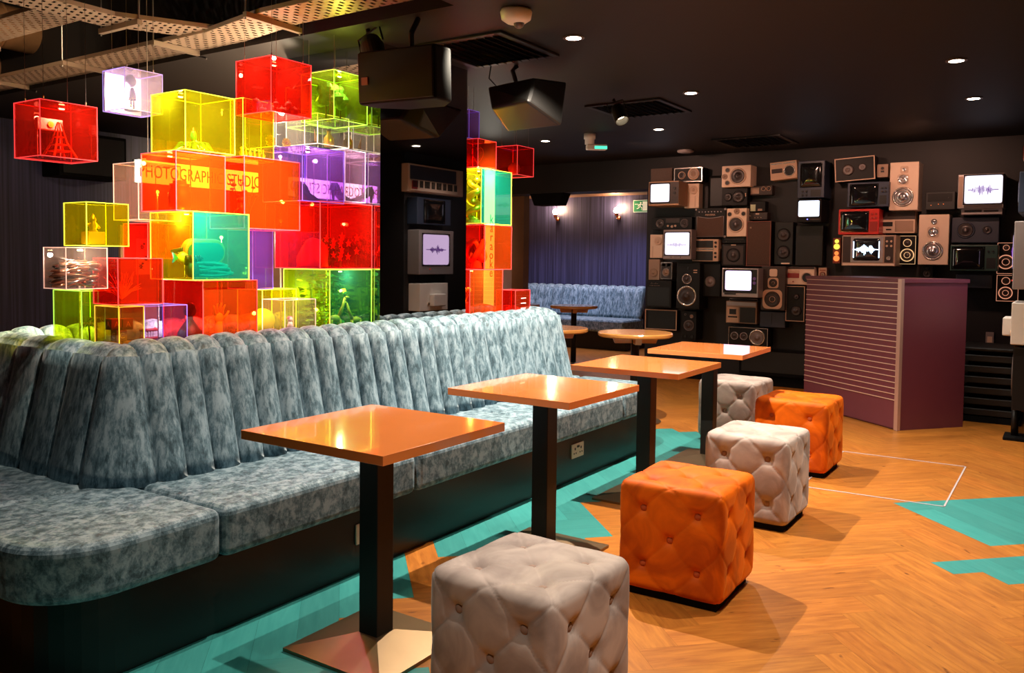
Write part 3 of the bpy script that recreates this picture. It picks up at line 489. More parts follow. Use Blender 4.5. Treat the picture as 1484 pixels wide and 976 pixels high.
# floor: herringbone of wide planks at 45 degrees, some painted turquoise
def floor():
    S = .2013; L = 5; g = .0003
    x0, x1, y0, y1 = -2.0, 12.0, -2.6, 7.8
    vs, fs, uvs, tone, mi = [], [], [], [], []
    rnd = {}
    def teal(i, j, x, y):
        if i >= 19 and 1 <= j <= 5 and x < 6.6: return True
        if j == -1 and i >= 16: return True
        if j == -2 and i >= 17: return True
        if y > 2.62 and x < 6.0: return False
        if x > 6.2 or y < 1.55 or y > 2.75: return False
        if x < 1.85: return y > 1.6
        if i == 0: return False
        if i < 0: return y > 2.14 or x < 2.0
        if i <= 6:
            if i == 1 and j < 3: return False
            return y > 1.8
        return y > 2.16
    def clip(poly):
        for ax, lim, sg in ((0, x0, 1), (0, x1, -1), (1, y0, 1), (1, y1, -1)):
            out = []
            for k in range(len(poly)):
                p, q = poly[k], poly[(k+1) % len(poly)]
                ip, iq = (p[ax]-lim)*sg >= 0, (q[ax]-lim)*sg >= 0
                if ip: out.append(p)
                if ip != iq:
                    t = (lim-p[ax])/(q[ax]-p[ax]); out.append(tuple(p[m]+(q[m]-p[m])*t for m in range(4)))
            poly = out
            if not poly: return []
        return poly
    for i in range(-55, 75):
        for j in range(-50, 80):
            A0, B0 = .39+i*S, 4.57+j*S
            cx, cy = (A0+B0+S)/2, (B0-A0)/2
            if not (x0-.3 < cx < x1+.3 and y0-.3 < cy < y1+.3): continue
            k = (i-j) % (2*L)
            if k < L: key = ('a', j, (i-j)//(2*L)); pos = k; horiz = True      # plank runs along A
            else: key = ('b', i, (i-j)//(2*L)); pos = 2*L-1-k; horiz = False
            if key not in rnd:
                rr = random.Random(hash(key[1:]) + (1 if key[0] == 'a' else 7)); rnd[key] = (rr.uniform(0, 50), rr.uniform(0, 50), rr.uniform(.84, 1.08), rr.uniform(-.04, .04))
            ou, ov, tn, hu = rnd[key]
            a0, a1, b0, b1 = A0, A0+S, B0, B0+S
            ga = g*1.4
            if horiz:
                b0 += ga; b1 -= ga
                if pos == 0: a0 += ga
                if pos == L-1: a1 -= ga
            else:
                a0 += ga; a1 -= ga
                if pos == 0: b0 += ga
                if pos == L-1: b1 -= ga
            poly = []
            for a, b in ((a0, b0), (a1, b0), (a1, b1), (a0, b1)):
                u, v = ((a-A0)/S+pos, (b-B0)/S) if horiz else ((b-B0)/S+pos, (a-A0)/S)
                poly.append(((a+b)/2, (b-a)/2, u*.14+ou, v*.14+ov))
            poly = clip(poly)
            if len(poly) < 3: continue
            o = len(vs)
            for p in poly: vs.append((p[0], p[1], 0)); uvs.append((p[2], p[3]))
            fs.append(tuple(range(o, o+len(poly)))); tone.append((tn, tn*(1+hu), tn*(1+hu), 1)); mi.append(1 if teal(i, j, cx, cy) else 0)
    o = len(vs); vs += [(x0, y0, -.003), (x1, y0, -.003), (x1, y1, -.003), (x0, y1, -.003)]; fs.append((o, o+1, o+2, o+3)); uvs += [(0, 0)]*4; tone.append((1, 1, 1, 1)); mi.append(2)
    me = bpy.data.meshes.new('floor'); me.from_pydata(vs, [], fs)
    for n in ('oak_plank', 'teal_plank', 'black'): me.materials.append(MATS[n])
    me.polygons.foreach_set('material_index', mi)
    me.uv_layers.new(name='UVMap'); me.color_attributes.new('tone', 'FLOAT_COLOR', 'CORNER')
    fu, fc = [], []
    for p in me.polygons:
        for li in p.loop_indices: fu += uvs[me.loops[li].vertex_index]; fc += tone[p.index]
    me.uv_layers['UVMap'].data.foreach_set('uv', fu); me.color_attributes['tone'].data.foreach_set('color', fc)
    o = bpy.data.objects.new('floor', me); COL.objects.link(o); structure(o)
floor()
def ring(name, poly, w, h, m):   # flat frame following a 4-point outline
    cx = sum(p[0] for p in poly)/4; cy = sum(p[1] for p in poly)/4
    b = MB()
    for k in range(4):
        p, q = Vector(poly[k]), Vector(poly[(k+1) % 4]); d = (q-p).normalized(); n = Vector((-d.y, d.x))*w
        if n.dot(Vector((cx, cy))-p) < 0: n = -n
        b.prism([tuple(p), tuple(q), tuple(q+n), tuple(p+n)], .0005, h)
    return b.build(name, m, loc=(0, 0, 0))
tag(ring('floor_hatch_trim', [(6.17, 1.30), (6.18, .535), (5.075, .535), (5.04, 1.30)], .009, .003, 'hatch_trim'), 'thin silver outline of a hatch set in the oak floor right of the stools', 'hatch')

# ------------------------------------------------------------------ mirrored pillar
pl = MB().box(3.49, 4.285, 3.2, 3.94, .897, 2.499).build('mirrored_pillar', 'mirror_dark')
tag(pl, 'dark mirrored pillar rising from the booth between the two cube stacks', 'pillar')

# ------------------------------------------------------------------ island banquette
bq = thing('banquette', 'long fluted blue-grey velvet island banquette behind the square tables', 'banquette', (1.2, 2.4, 0))
OX, OY = 1.2, 2.4
def rounded_poly(x0, x1, y0, y1, r, corners, n=8):
    pts = []
    for (cx, cy, a0, key) in ((x0, y0, PI, 'bl'), (x1, y0, 1.5*PI, 'br'), (x1, y1, 0, 'tr'), (x0, y1, .5*PI, 'tl')):
        if key in corners:
            rr = r; ox = cx + (rr if key[1] == 'l' else -rr); oy = cy + (rr if key[0] == 'b' else -rr)
            for k in range(n+1):
                a = a0 + k*(PI/2)/n; pts.append((ox+rr*math.cos(a), oy+rr*math.sin(a)))
        else: pts.append((cx, cy))
    return pts
def off(poly): return [(x-OX, y-OY) for x, y in poly]
MB().prism(off(rounded_poly(1.28, 5.53, 2.45, 4.6, .24, 'bl br tr tl')), 0, .272).build('plinth', 'plinth_laminate', bq, bevel=.004)
MB().box(1.93-OX, 5.05-OX, 3.10-OY, 3.95-OY, .272, .896).build('ledge', 'matt_black', bq)
def cushion(x0, x1, y0, y1, corners='', r=.24):
    p = off(rounded_poly(x0, x1, y0, y1, r, corners, 10))
    cx = sum(a for a, b in p)/len(p); cy = sum(b for a, b in p)/len(p)
    MB().prism([(a-cx, b-cy) for a, b in p], .272, .452).build('seat_cushion', 'velvet_seat', bq, (cx, cy, 0), bevel=.032, smooth=False, seg=4)
g = .004
cushion(1.22, 1.84-g, 2.40, 3.05-g, 'bl'); cushion(1.84+g, 2.87-g, 2.40, 3.02); cushion(2.87+g, 3.91-g, 2.40, 3.02)
cushion(3.91+g, 4.95-g, 2.40, 3.02); cushion(4.95+g, 5.57, 2.40, 3.05-g, 'br')
cushion(1.22, 1.92, 3.05+g, 4.0-g); cushion(1.22, 1.84-g, 4.0+g, 4.64, 'tl'); cushion(5.14, 5.57, 3.05+g, 4.0-g); cushion(4.95+g, 5.57, 4.0+g, 4.64, 'tr')
for k in range(3): cushion(1.84+g+k*1.037, 2.87+k*1.037, 4.02, 4.64)
def fluted_back(length, n, H=.975, lean=.11, thick=.17, zb=.44, endcap=True):
    prof = []   # (y, z) front bottom -> over the top -> rear
    for k in range(9):
        t = k/8; prof.append((lean*t, zb+(H-.05-zb)*t))
    cy = lean+.055; cz = H-.055
    for k in range(1, 8):
        a = PI - k*PI/8; prof.append((cy+.02+.075*math.cos(a), cz+.055*math.sin(a)))
    prof.append((thick+.03, H-.09)); prof.append((thick+.03, zb+.3))
    nrm = []
    for k in range(len(prof)):
        a = prof[max(0, k-1)]; b = prof[min(len(prof)-1, k+1)]; dy, dz = b[0]-a[0], b[1]-a[1]; l = math.hypot(dy, dz); nrm.append((-dz/l, dy/l))
    seg = 10; vs = []; fs = []; m = len(prof)
    cols = n*seg+1
    for i in range(cols):
        u = i/seg; fr = u-math.floor(u)
        b = .034*(abs(math.sin(PI*fr))**.5) if 0 < fr < 1 else 0
        for k, (y, z) in enumerate(prof):
            w = 1 if k < 13 else .4
            vs.append((length*i/(cols-1), y+nrm[k][0]*b*w+.02, z+nrm[k][1]*b*w*(.7 if k > 8 else 1)-.015*(k > 8)))
    for i in range(cols-1):
        for k in range(m-1): fs.append((i*m+k, (i+1)*m+k, (i+1)*m+k+1, i*m+k+1))
        fs.append((i*m, i*m+m-1, (i+1)*m+m-1, (i+1)*m))
    fs.append(tuple(range(m))); fs.append(tuple((cols-1)*m+k for k in range(m-1, -1, -1)))
    return MB().add(vs, fs)
def back_loop(x0, x1, y0, y1, r, front, side, H=.975, lean=.11, zb=.44):
    # closed fluted backrest round the island: the profile is swept along a rounded rectangle
    prof = [(lean*k/8, zb+(H-.05-zb)*k/8) for k in range(9)]
    cy, cz = lean+.055, H-.055
    for k in range(1, 8): a = PI-k*PI/8; prof.append((cy+.012+.062*math.cos(a), cz+.055*math.sin(a)))
    prof += [(.185, H-.09), (.185, zb+.3)]
    nrm = []
    for k in range(len(prof)):
        a = prof[max(0, k-1)]; b = prof[min(len(prof)-1, k+1)]; dy, dz = b[0]-a[0], b[1]-a[1]; l = math.hypot(dy, dz); nrm.append((-dz/l, dy/l))
    path = []   # (x, y, nx, ny, bulge)
    def run(p, q, n, flutes, seg=12, amp=.042):
        for i in range(flutes*seg):
            fr = (1-math.cos(PI*(i % seg)/seg))/2; t = (i//seg+fr)/flutes; path.append((p[0]+(q[0]-p[0])*t, p[1]+(q[1]-p[1])*t, n[0], n[1], amp*math.sqrt(max(0, 1-(2*fr-1)**2))))
    def turn(cx, cy_, a0, a1, seg=16):
        for i in range(seg):
            t = i/seg; a = a0+(a1-a0)*t; path.append((cx+r*math.cos(a), cy_+r*math.sin(a), math.cos(a), math.sin(a), .022*math.sin(PI*t)**.35 if i else 0))
    run((x0+r, y0), (x1-r, y0), (0, -1), front); turn(x1-r, y0+r, -PI/2, 0)
    run((x1, y0+r), (x1, y1-r), (1, 0), side); turn(x1-r, y1-r, 0, PI/2)
    run((x1-r, y1), (x0+r, y1), (0, 1), front); turn(x0+r, y1-r, PI/2, PI)
    run((x0, y1-r), (x0, y0+r), (-1, 0), side, amp=.022); turn(x0+r, y0+r, PI, 1.5*PI)
    vs = []; m = len(prof); n = len(path)
    for (x, y, nx, ny, b) in path:
        for k, (o_, z) in enumerate(prof):
            w = 1 if k < 14 else .3; inn = min(o_, 1)-(-nrm[k][0])*b*w
            vs.append((x-nx*inn-OX, y-ny*inn-OY, z+nrm[k][1]*b*w*(.8 if k > 8 else 1)-.02*(k > 8)))
    fs = []
    for i in range(n):
        j = (i+1) % n
        for k in range(m): k2 = (k+1) % m; fs.append((i*m+k, j*m+k, j*m+k2, i*m+k2))
    return MB().add(vs, fs)
back_loop(1.715, 5.26, 2.89, 4.16, .20, 25, 4).build('backrest', 'velvet_back', bq, smooth=True)

# plug sockets on the plinth
def socket(x, z, lab):
    t = thing('power_socket', lab, 'socket', (x, 2.45, z), group=None)
    MB().box(-.073, .073, -.009, 0, -.043, .043).build('face_plate', 'cream', t, bevel=.003)
    for sx in (-.036, .036):
        MB().box(sx-.005, sx+.005, -.011, -.008, .006, .020).box(sx-.016, sx-.008, -.011, -.008, -.018, -.010).box(sx+.008, sx+.016, -.011, -.008, -.018, -.010).build('pin_holes', 'black', t)
    MB().box(-.012, .012, -.013, -.008, .018, .03).build('rocker', 'black', t)
socket(4.41, .177, 'double power socket on the banquette plinth between the middle tables')
socket(2.60, .165, 'power socket on the banquette plinth half behind the nearest table post')

# ------------------------------------------------------------------ square tables
def square_table():
    t = thing('square_table', 'square orange-topped table nearest the camera on black pyramid base', 'table')
    h = .311
    MB().box(-h, h, -h, h, .72, .75).build('tabletop', 'table_laminate', t, bevel=.0015)
    MB().box(-.041, .041, -.041, .041, .03, .715).build('post', 'black_metal', t, bevel=.003)
    MB().box(-.14, .14, -.14, .14, .708, .72).build('mounting_plate', 'black_metal', t)
    b = MB(); s = .218; q = .045
    b.add([(-s, -s, 0), (s, -s, 0), (s, s, 0), (-s, s, 0), (-s, -s, .012), (s, -s, .012), (s, s, .012), (-s, s, .012), (-q, -q, .047), (q, -q, .047), (q, q, .047), (-q, q, .047)],
          [(3, 2, 1, 0), (0, 1, 5, 4), (1, 2, 6, 5), (2, 3, 7, 6), (3, 0, 4, 7), (4, 5, 9, 8), (5, 6, 10, 9), (6, 7, 11, 10), (7, 4, 8, 11), (8, 9, 10, 11)])
    b.build('base', 'plate_metal', t)
    return t
t0 = square_table(); t0.location = (2.102, 1.938, 0); t0['group'] = 'square tables along the banquette'
for (x, y, rz, lab) in ((3.222, 1.955, -.021, 'second square orange-topped table from the camera, with lamp glints on its top'),
                        (4.294, 1.947, .003, 'third square orange-topped table from the camera'),
                        (5.342, 1.975, .023, 'farthest square orange-topped table, reflecting the lit television')):
    c = copy_tree(t0); c.location = (x, y, 0); c.rotation_euler.z = rz; c['label'] = lab

# ------------------------------------------------------------------ tufted cube stools
def tufted(S, zb, n=56, r=.04):
    H = S/2
    def f(u, v):   # 0..1 on the face
        a = abs(math.sin(2*PI*(u+v)/1.)); 
        p = abs(math.sin(PI*2*(u+v)/2*1.))*1.
        q = abs(math.sin(PI*2*(u-v)/2*1.))*1.
        # diagonal seams u+v = k/2, u-v = k/2
        p = abs(math.sin(2*PI*(u+v))); q = abs(math.sin(2*PI*(u-v)))
        d = .0060*(min(p, 1)**.22)*(min(q, 1)**.22)
        for bu, bv in ((.25, .25), (.75, .25), (.5, .5), (.25, .75), (.75, .75)):
            d -= .016*math.exp(-((u-bu)**2+(v-bv)**2)/(.06**2))+.010*math.exp(-((u-bu)**2+(v-bv)**2)/(.025**2))
        return d
    idx = {}; vs = []; fs = []
    def vert(c, u, v):
        key = tuple(round(x*1000) for x in c)
        if key in idx: return idx[key]
        p = Vector(c)*H; q = Vector([max(-(H-r), min(H-r, x)) for x in p]); nn = (p-q)
        nn = nn.normalized() if nn.length > 1e-6 else Vector((0, 0, 1))
        pos = q + nn*(r + f(u, v)-.012)
        idx[key] = len(vs); vs.append(pos + Vector((0, 0, zb+H))); return idx[key]
    faces = [lambda a, b: (a, b, 1), lambda a, b: (1, a, b), lambda a, b: (-1, -a, b), lambda a, b: (-a, 1, b), lambda a, b: (a, -1, b), lambda a, b: (a, -b, -1)]
    for F in faces:
        for i in range(n):
            for j in range(n):
                ids = []
                for di, dj in ((0, 0), (1, 0), (1, 1), (0, 1)):
                    u, v = (i+di)/n, (j+dj)/n
                    # crowd samples towards the rounded rims
                    ids.append(vert(F(2*u-1, 2*v-1), u, v))
                fs.append(tuple(ids))
    return MB().add(vs, fs)
def stool(m, bmt, lab):
    t = thing('cube_stool', lab, 'stool'); S = .44
    tufted(S, .022).build('cushion', m, t, smooth=True)
    MB().box(-.185, .185, -.185, .185, 0, .035).build('base', 'matt_black', t)
    H = S/2; zc = .022+H
    for bu, bv in ((.25, .25), (.75, .25), (.5, .5), (.25, .75), (.75, .75)):
        a, b = (bu-.5)*S, (bv-.5)*S
        for (p, sc_) in (((a, b, zc+H-.028), (1, 1, .5)), ((-H+.028, a, zc+b), (.5, 1, 1)), ((a, -H+.028, zc+b), (1, .5, 1))):
            MB().ball(p, .0155, 10, sc_).build('button', bmt, t, smooth=True)
    return t
sg = stool('grey_velvet', 'button_grey', 'pale grey tufted cube stool nearest the camera'); sg['group'] = 'grey velvet stools'
sg.location = (2.02, 1.262, 0); sg.rotation_euler.z = -.04
so = stool('orange_velvet', 'button_orange', 'larger-looking orange tufted cube stool, nearer of the two orange ones'); so['group'] = 'orange velvet stools'
so.location = (3.205, 1.262, 0); so.rotation_euler.z = .02
c = copy_tree(sg); c.location = (4.31, 1.325, 0); c.rotation_euler.z = .0; c['label'] = 'grey tufted cube stool between the two orange stools'
c = copy_tree(so); c.location = (5.50, 1.43, 0); c.rotation_euler.z = .0; c.scale = (1.06, 1.06, 1.02); c['label'] = 'farther orange tufted cube stool beside the maroon counter'
c = copy_tree(sg); c.location = (6.13, 2.06, 0); c.rotation_euler.z = -.05; c['label'] = 'farthest grey tufted cube stool behind the last square table'

# ------------------------------------------------------------------ round tables
def round_table(x, y, D, H, lab):
    t = thing('round_table', lab, 'table', (x, y, 0), group='round tables by the alcove')
    r = D/2
    MB().lathe([(0, H-.035), (r-.012, H-.035), (r, H-.025), (r, H-.008), (r-.006, H), (0, H)], n=48).build('tabletop', 'round_wood', t)
    MB().tube([(0, 0, .02), (0, 0, H-.04)], .035, 14).build('post', 'black_metal', t, smooth=True)
    MB().lathe([(0, 0), (.22, 0), (.22, .01), (.05, .035), (0, .035)], n=32).build('base', 'plate_metal', t)
    b = MB()
    for a in (0, PI/2, PI, 1.5*PI):
        M = Matrix.Rotation(a+.6, 4, 'Z'); 
        vs = [M @ Vector(v) for v in ((.03, -.025, H-.036), (r*.62, -.025, H-.036), (r*.55, -.025, H-.09), (.03, -.025, H-.09), (.03, .025, H-.036), (r*.62, .025, H-.036), (r*.55, .025, H-.09), (.03, .025, H-.09))]
        b.add(vs, [(0, 1, 2, 3), (7, 6, 5, 4), (0, 4, 5, 1), (1, 5, 6, 2), (2, 6, 7, 3), (3, 7, 4, 0)])
    b.build('support_bracket', 'round_wood', t)
round_table(6.30, 2.97, .61, .735, 'round wooden table nearest the equipment wall, just behind the square tables')
round_table(6.25, 3.72, .60, .735, 'round wooden table mostly hidden by the right end of the banquette')
round_table(9.27, 5.22, .60, .75, 'round wooden table in front of the alcove booth')
round_table(9.02, 5.92, .60, .75, 'round wooden table in the alcove partly behind the small red cube')

# ------------------------------------------------------------------ alcove booth
ab = thing('alcove_booth', 'fluted blue-grey velvet booth under the wall lamps in the alcove', 'booth', (11.0, 5.2, 0))
MB().box(.12, .95, .2, 2.55, 0, .27).build('plinth', 'plinth_laminate', ab)
MB().box(.02, .72, .18, 1.35, .27, .45).build('seat_cushion', 'velvet_seat', ab, bevel=.03)
MB().box(.02, .72, 1.36, 2.58, .27, .45).build('seat_cushion', 'velvet_seat', ab, bevel=.03)
fluted_back(2.4, 15, H=.93, thick=.2, lean=.1).build('backrest', 'velvet_back', ab, (.58, 2.58, 0), smooth=True, rot=(0, 0, -PI/2))

# ------------------------------------------------------------------ maroon counter
ct = thing('counter', 'tall maroon counter with thin silver lines across its angled front', 'counter', (7.186, 1.11, 0), math.atan2(.77, .638))
MB().box(0.012, 1.2, -.65, -.012, 0, 1.17).build('body', 'maroon', ct)
MB().box(.02, 1.2, -.012, 0, .012, 1.19).build('front_panel', 'maroon', ct)
b = MB()
for k in range(21): z = .238+k*.0465; b.box(.03, 1.198, 0, .006, z-.0028, z+.0028)
b.build('slat_trim', 'slat_line', ct)
MB().box(-.004, .036, -.02, .01, 0, 1.2).build('corner_post', 'post_silver', ct, bevel=.002)
MB().box(0, 1.21, -.66, .008, 1.17, 1.2).build('countertop', 'maroon', ct)

# equipment behind the counter
rk = thing('equipment_rack', 'low black stack of flat equipment on the floor right of the counter', 'rack', (8.25, .52, 0))
MB().box(-.25, .25, -.2, .24, 0, .05).build('base', 'matt_black', rk)
for k in range(6): MB().box(-.25, .24, -.19, .23, .06+k*.09, .115+k*.09).build('shelf', 'black', rk, bevel=.006)
MB().box(-.2, .24, -.15, .19, .05, .60).build('frame', 'matt_black', rk)
MB().box(-.27, .27, -.21, .25, .60, .63).build('lid', 'black_metal', rk, bevel=.01)
# ------------------------------------------------------------------ equipment on the walls
def wave(x0, x1, zc, amp, seed, y, th):
    rr = random.Random(seed); n = 46; pts = []
    for i in range(n+1):
        t = i/n; env = math.exp(-((t-.42)/.12)**2)*1. + .75*math.exp(-((t-.68)/.1)**2) + .45*math.exp(-((t-.2)/.07)**2)
        s = (1 if i % 2 else -1)*env*(.45+.55*rr.random()) if .06 < t < .94 else 0
        pts.append((x0+(x1-x0)*t, y, zc+amp*s))
    return MB().tube(pts, th, 4)
def device(t, w, h, d, body, feats):
    y = -d
    MB().box(-w/2, w/2, -d, -.001, 0, h).build('body', body, t, bevel=min(.006, w*.03))
    P = lambda fx, fz: (-w/2+fx*w, h*(1-fz))
    for F in feats:
        k = F[0]
        if k == 'C' and F[4] in ('gold_wire', 'copper_wire'):
            x, z = P(F[1], F[2]); r = F[3]*w
            MB().lathe([(r*.86, -.004), (r*.86, -.012), (r, -.012), (r, -.004), (r*.86, -.004)], (x, y, z), 'y', 28, caps=False).build('lit_ring', F[4], t)
            if r > .02*w/.2: MB().lathe([(0, -.001), (r*.84, -.001), (r*.6, -.004), (r*.3, -.003), (0, -.008)], (x, y, z), 'y', 24).build('cone', F[5], t, smooth=True)
        elif k == 'C':
            x, z = P(F[1], F[2]); r = F[3]*w; cm = F[5]
            ringm = F[4]
            MB().lathe([(0, 0), (r, 0), (r, -.007), (r*.93, -.011), (r*.85, -.009), (r*.82, -.003), (0, -.003)], (x, y, z), 'y', 24).build('cone_surround', ringm, t, smooth=True)
            if cm == 'black': MB().lathe([(0, -.002), (r*.80, -.004), (0, -.0045)], (x, y, z), 'y', 18).build('port', 'black', t)
            else:
                MB().lathe([(0, -.002), (r*.82, -.0065), (r*.76, -.0095), (r*.70, -.008), (r*.32, -.0045), (r*.30, -.009), (r*.15, -.012), (0, -.0125)], (x, y, z), 'y', 24).build('cone', cm, t, smooth=True)
        elif k == 'Q':
            x, z = P(F[1], F[2]); r = F[3]*w
            p = rounded_poly(x-r, x+r, z-r, z+r, r*.45, 'bl br tr tl', 4)
            MB().prism(p, y-.005, y, 'xz').build('driver_plate', F[4], t)
        elif k == 'R':
            xa, za = P(F[1], F[2]); xb, zb = P(F[3], F[4]); MB().box(xa, xb, y-.004, y+.001, zb, za).build(F[6], F[5], t)
        elif k == 'G':
            xa, za = P(F[1], F[2]); xb, zb = P(F[3], F[4]); b = MB().box(xa, xb, y-.003, y+.001, zb, za)
            n = max(3, int((za-zb)/.012))
            for i in range(n): zz = zb+(za-zb)*(i+.5)/n; b.box(xa, xb, y-.0045, y-.003, zz-.0018, zz+.0018)
            b.build('grille', F[5], t)
        elif k == 'K':
            x, z = P(F[1], F[2]); r = max(.003, F[3]*w); MB().lathe([(0, 0), (r, 0), (r*.9, -.012), (0, -.012)], (x, y-.003, z), 'y', 12).build('knob', F[4], t)
        elif k == 'F':
            f = F[1]*w; b = MB()
            b.box(-w/2, w/2, y-.008, y, 0, f).box(-w/2, w/2, y-.008, y, h-f, h).box(-w/2, -w/2+f, y-.008, y, f, h-f).box(w/2-f, w/2, y-.008, y, f, h-f)
            b.build('frame', F[2], t)
        elif k == 'T':
            x, z = P(F[1], F[2]); text('lettering', F[3], .03, 'tan', t, (x, y-.004, z), (PI/2, 0, 0), .0005, 'LEFT')
        elif k == 'S':
            xa, za = P(F[1], F[2]); xb, zb = P(F[3], F[4]); mode = F[5]
            p = rounded_poly(xa, xb, zb, za, (xb-xa)*.07, 'bl br tr tl', 5)
            cx, cz = (xa+xb)/2, (za+zb)/2; n = len(p); vs = []; fs = []
            for j, (s, dy) in enumerate(((1, 0), (.97, -.006), (.7, -.012), (.35, -.0155))):
                vs += [(cx+(a-cx)*s, y+dy, cz+(b-cz)*s) for a, b in p]
            vs.append((cx, y-.0165, cz))
            for j in range(3):
                fs += [(j*n+i, j*n+(i+1) % n, (j+1)*n+(i+1) % n, (j+1)*n+i) for i in range(n)]
            fs += [(3*n+i, 3*n+(i+1) % n, 4*n) for i in range(n)]
            sm = {'white': 'screen_white', 'trace_white': 'screen_white', 'purple': 'screen_purple', 'blue_white': 'screen_blue_white', 'off': 'screen_off', 'wave_blue': 'screen_black', 'wave_purple': 'screen_white', 'pink': 'screen_pink'}[mode]
            s = MB().add(vs, fs).build('screen', sm, t, smooth=True)
            f = MB(); e = (xb-xa)*.03
            f.box(xa-e, xb+e, y-.006, y, zb-e, zb).box(xa-e, xb+e, y-.006, y, za, za+e).box(xa-e, xa, y-.006, y, zb, za).box(xb, xb+e, y-.006, y, zb, za).build('screen_bezel', 'screen_off' if mode != 'wave_blue' else 'silver_dim', t)
            if mode == 'wave_blue':
                wave(xa+.004, xb-.004, cz, (za-zb)*.27, 3, y-.019, .0032).build('waveform', 'trace_blue', s)
                b = MB()
                for (q0, q1) in ((.01, .06), (.94, .99)):
                    b.box(xa+(xb-xa)*q0+.002, xa+(xb-xa)*q1-.004, y-.008, y-.004, zb+.03, za-.03)
                b.build('edge_glow', 'trace_blue', s)
            if mode == 'wave_purple': wave(xa+.03, xb-.03, cz-(za-zb)*.02, (za-zb)*.25, 5, y-.019, .0032).build('waveform', 'trace_purple', s)
            if mode == 'trace_white': wave(xa+.03, xb-.03, cz-(za-zb)*.05, (za-zb)*.13, 9, y-.018, .0022).build('waveform', 'trace_purple', s)
            if mode == 'pink': wave(xa+.08, xb-.04, cz, (za-zb)*.16, 11, y-.018, .004).build('waveform', 'trace_purple', s)
        elif k == 'AMP':
            p = [P(.07, .95), P(.93, .95), P(.93, .27)] + [P(.93-.86*i/10, .27+.06*math.sin(PI*i/10)) for i in range(1, 10)] + [P(.07, .27)]
            MB().prism(p, y-.004, y, 'xz').build('grille', 'brown_grille', t)
            MB().tube([(a, y-.005, b) for a, b in p]+[(p[0][0], y-.005, p[0][1])], .003, 5).build('piping', 'silver_dim', t)
            for i in range(8): x, z = P(.14+i*.1, .12); MB().lathe([(0, 0), (.007, 0), (.006, -.01), (0, -.01)], (x, y, z), 'y', 10).build('knob', 'silver_dim', t)
            x, z = P(.5, .225); text('name_plate', 'MAVERIK', .028, 'tan', t, (x, y-.004, z), (PI/2, 0, 0), .001)
            for fx, fz in ((.03, .04), (.97, .04), (.03, .96), (.97, .96)):
                x, z = P(fx, fz); MB().ball((x, y+.005, z), .015, 8).build('corner_cap', 'silver_dim', t, smooth=True)
        elif k == 'BOOM':
            for (a, b, c2, d2, mm, nm) in ((.03, .04, .97, .2, 'silver_dim', 'dial_strip'), (.04, .27, .42, .97, 'tan', 'tape_panel'), (.12, .36, .34, .6, 'black', 'tape_window'), (.08, .68, .38, .75, 'black', 'slot'), (.46, .27, .95, .95, 'black', 'grille')):
                xa, za = P(a, b); xb, zb = P(c2, d2); MB().box(xa, xb, y-(.008 if nm in ('tape_window', 'slot') else .005), y, zb, za).build(nm, mm, t)
            x0_, z0_ = P(.08, 0); x1_, _ = P(.98, 0)
            MB().tube([(x0_, y+.03, h-.002), (x0_, y+.03, h+.025), (x1_, y+.03, h+.025), (x1_, y+.03, h-.002)], .004, 6).build('handle', 'silver_dim', t)
for (n, cat, yc, z0, w, h, d, body, lab, feats) in DEVICES:
    t = thing(n, lab, cat, (9.0, yc, z0), -PI/2, group=('gear mounted on the equipment wall'))
    tl = [F for F in feats if F[0] == 'TILT']
    if tl:
        a = math.radians(tl[0][1]); t.rotation_euler = (0, 0, 0)
        t.matrix_world = Matrix.Translation((9.0, yc, z0+h/2)) @ Matrix.Rotation(-PI/2, 4, 'Z') @ Matrix.Rotation(a, 4, 'Y') @ Matrix.Translation((0, 0, -h/2))
    device(t, w, h, d, body, [F for F in feats if F[0] != 'TILT'])
# plain black mounting boards that the gear hangs on fill the gaps
for (yc, z0, w, h, lab) in ((3.24, 1.90, .26, .36, 'dark blank board between the panel speaker and the sideways cream speaker'), (2.53, .12, .9, .28, 'blank black board low on the wall left of the counter')):
    t = thing('blank_board', lab, 'board', (9.0, yc, z0), -PI/2)
    MB().box(-w/2, w/2, -.06, -.001, 0, h).build('panel', 'matt_black', t, bevel=.004)
    MB().box(-w/2+.03, w/2-.03, -.066, -.06, .03, h-.03).build('inner_panel', 'black', t)

# side wall at the right: seen in the pillar's mirror and edge-on at the frame's right
kb = thing('keyboard', 'cream electronic keyboard hung on the side wall, seen in the mirrored pillar', 'keyboard', (7.60, .2, 2.055), PI)
MB().box(-.5, .5, -.10, -.001, 0, .31).build('body', 'tan', kb, bevel=.006)
MB().box(-.36, .47, -.104, -.1, .14, .29).build('control_panel', 'slate', kb)
MB().box(-.36, .47, -.125, -.1, .015, .125).build('white_keys', 'cream', kb)
b = MB(); k = 0
for i in range(28):
    if i % 7 not in (2, 6): x = -.36+(i+.98)*.83/28; b.box(x-.008, x+.008, -.134, -.124, .05, .125)
b.build('black_keys', 'black', kb)
MB().box(.375, .47, -.13, -.126, .03, .12).build('red_panel', 'red_dark', kb)
def side_device(n, lab, cat, x, z, w, h, d, body, feats): 
    t = thing(n, lab, cat, (x, .2, z), PI); device(t, w, h, d, body, feats); return t
side_device('television', 'silver television with pink-white screen and pink waveform, reflected in the mirrored pillar', 'television', 7.52, 1.14, .62, .50, .17, 'silver_dim', [('S', .14, .1, .90, .78, 'pink'), ('K', .7, .88, .012, 'red_toy')])
cc = side_device('computer_housing', 'cream plastic computer housing jutting out at the right edge, mirrored low in the pillar', 'computer', 7.48, .73, .5, .31, .17, 'white_plastic', [('C', .7, .75, .04, 'beige_plastic', 'black')])
MB().box(-.14, .08, -.235, -.17, .05, .19).build('nozzle', 'white_plastic', cc, bevel=.012, seg=3)
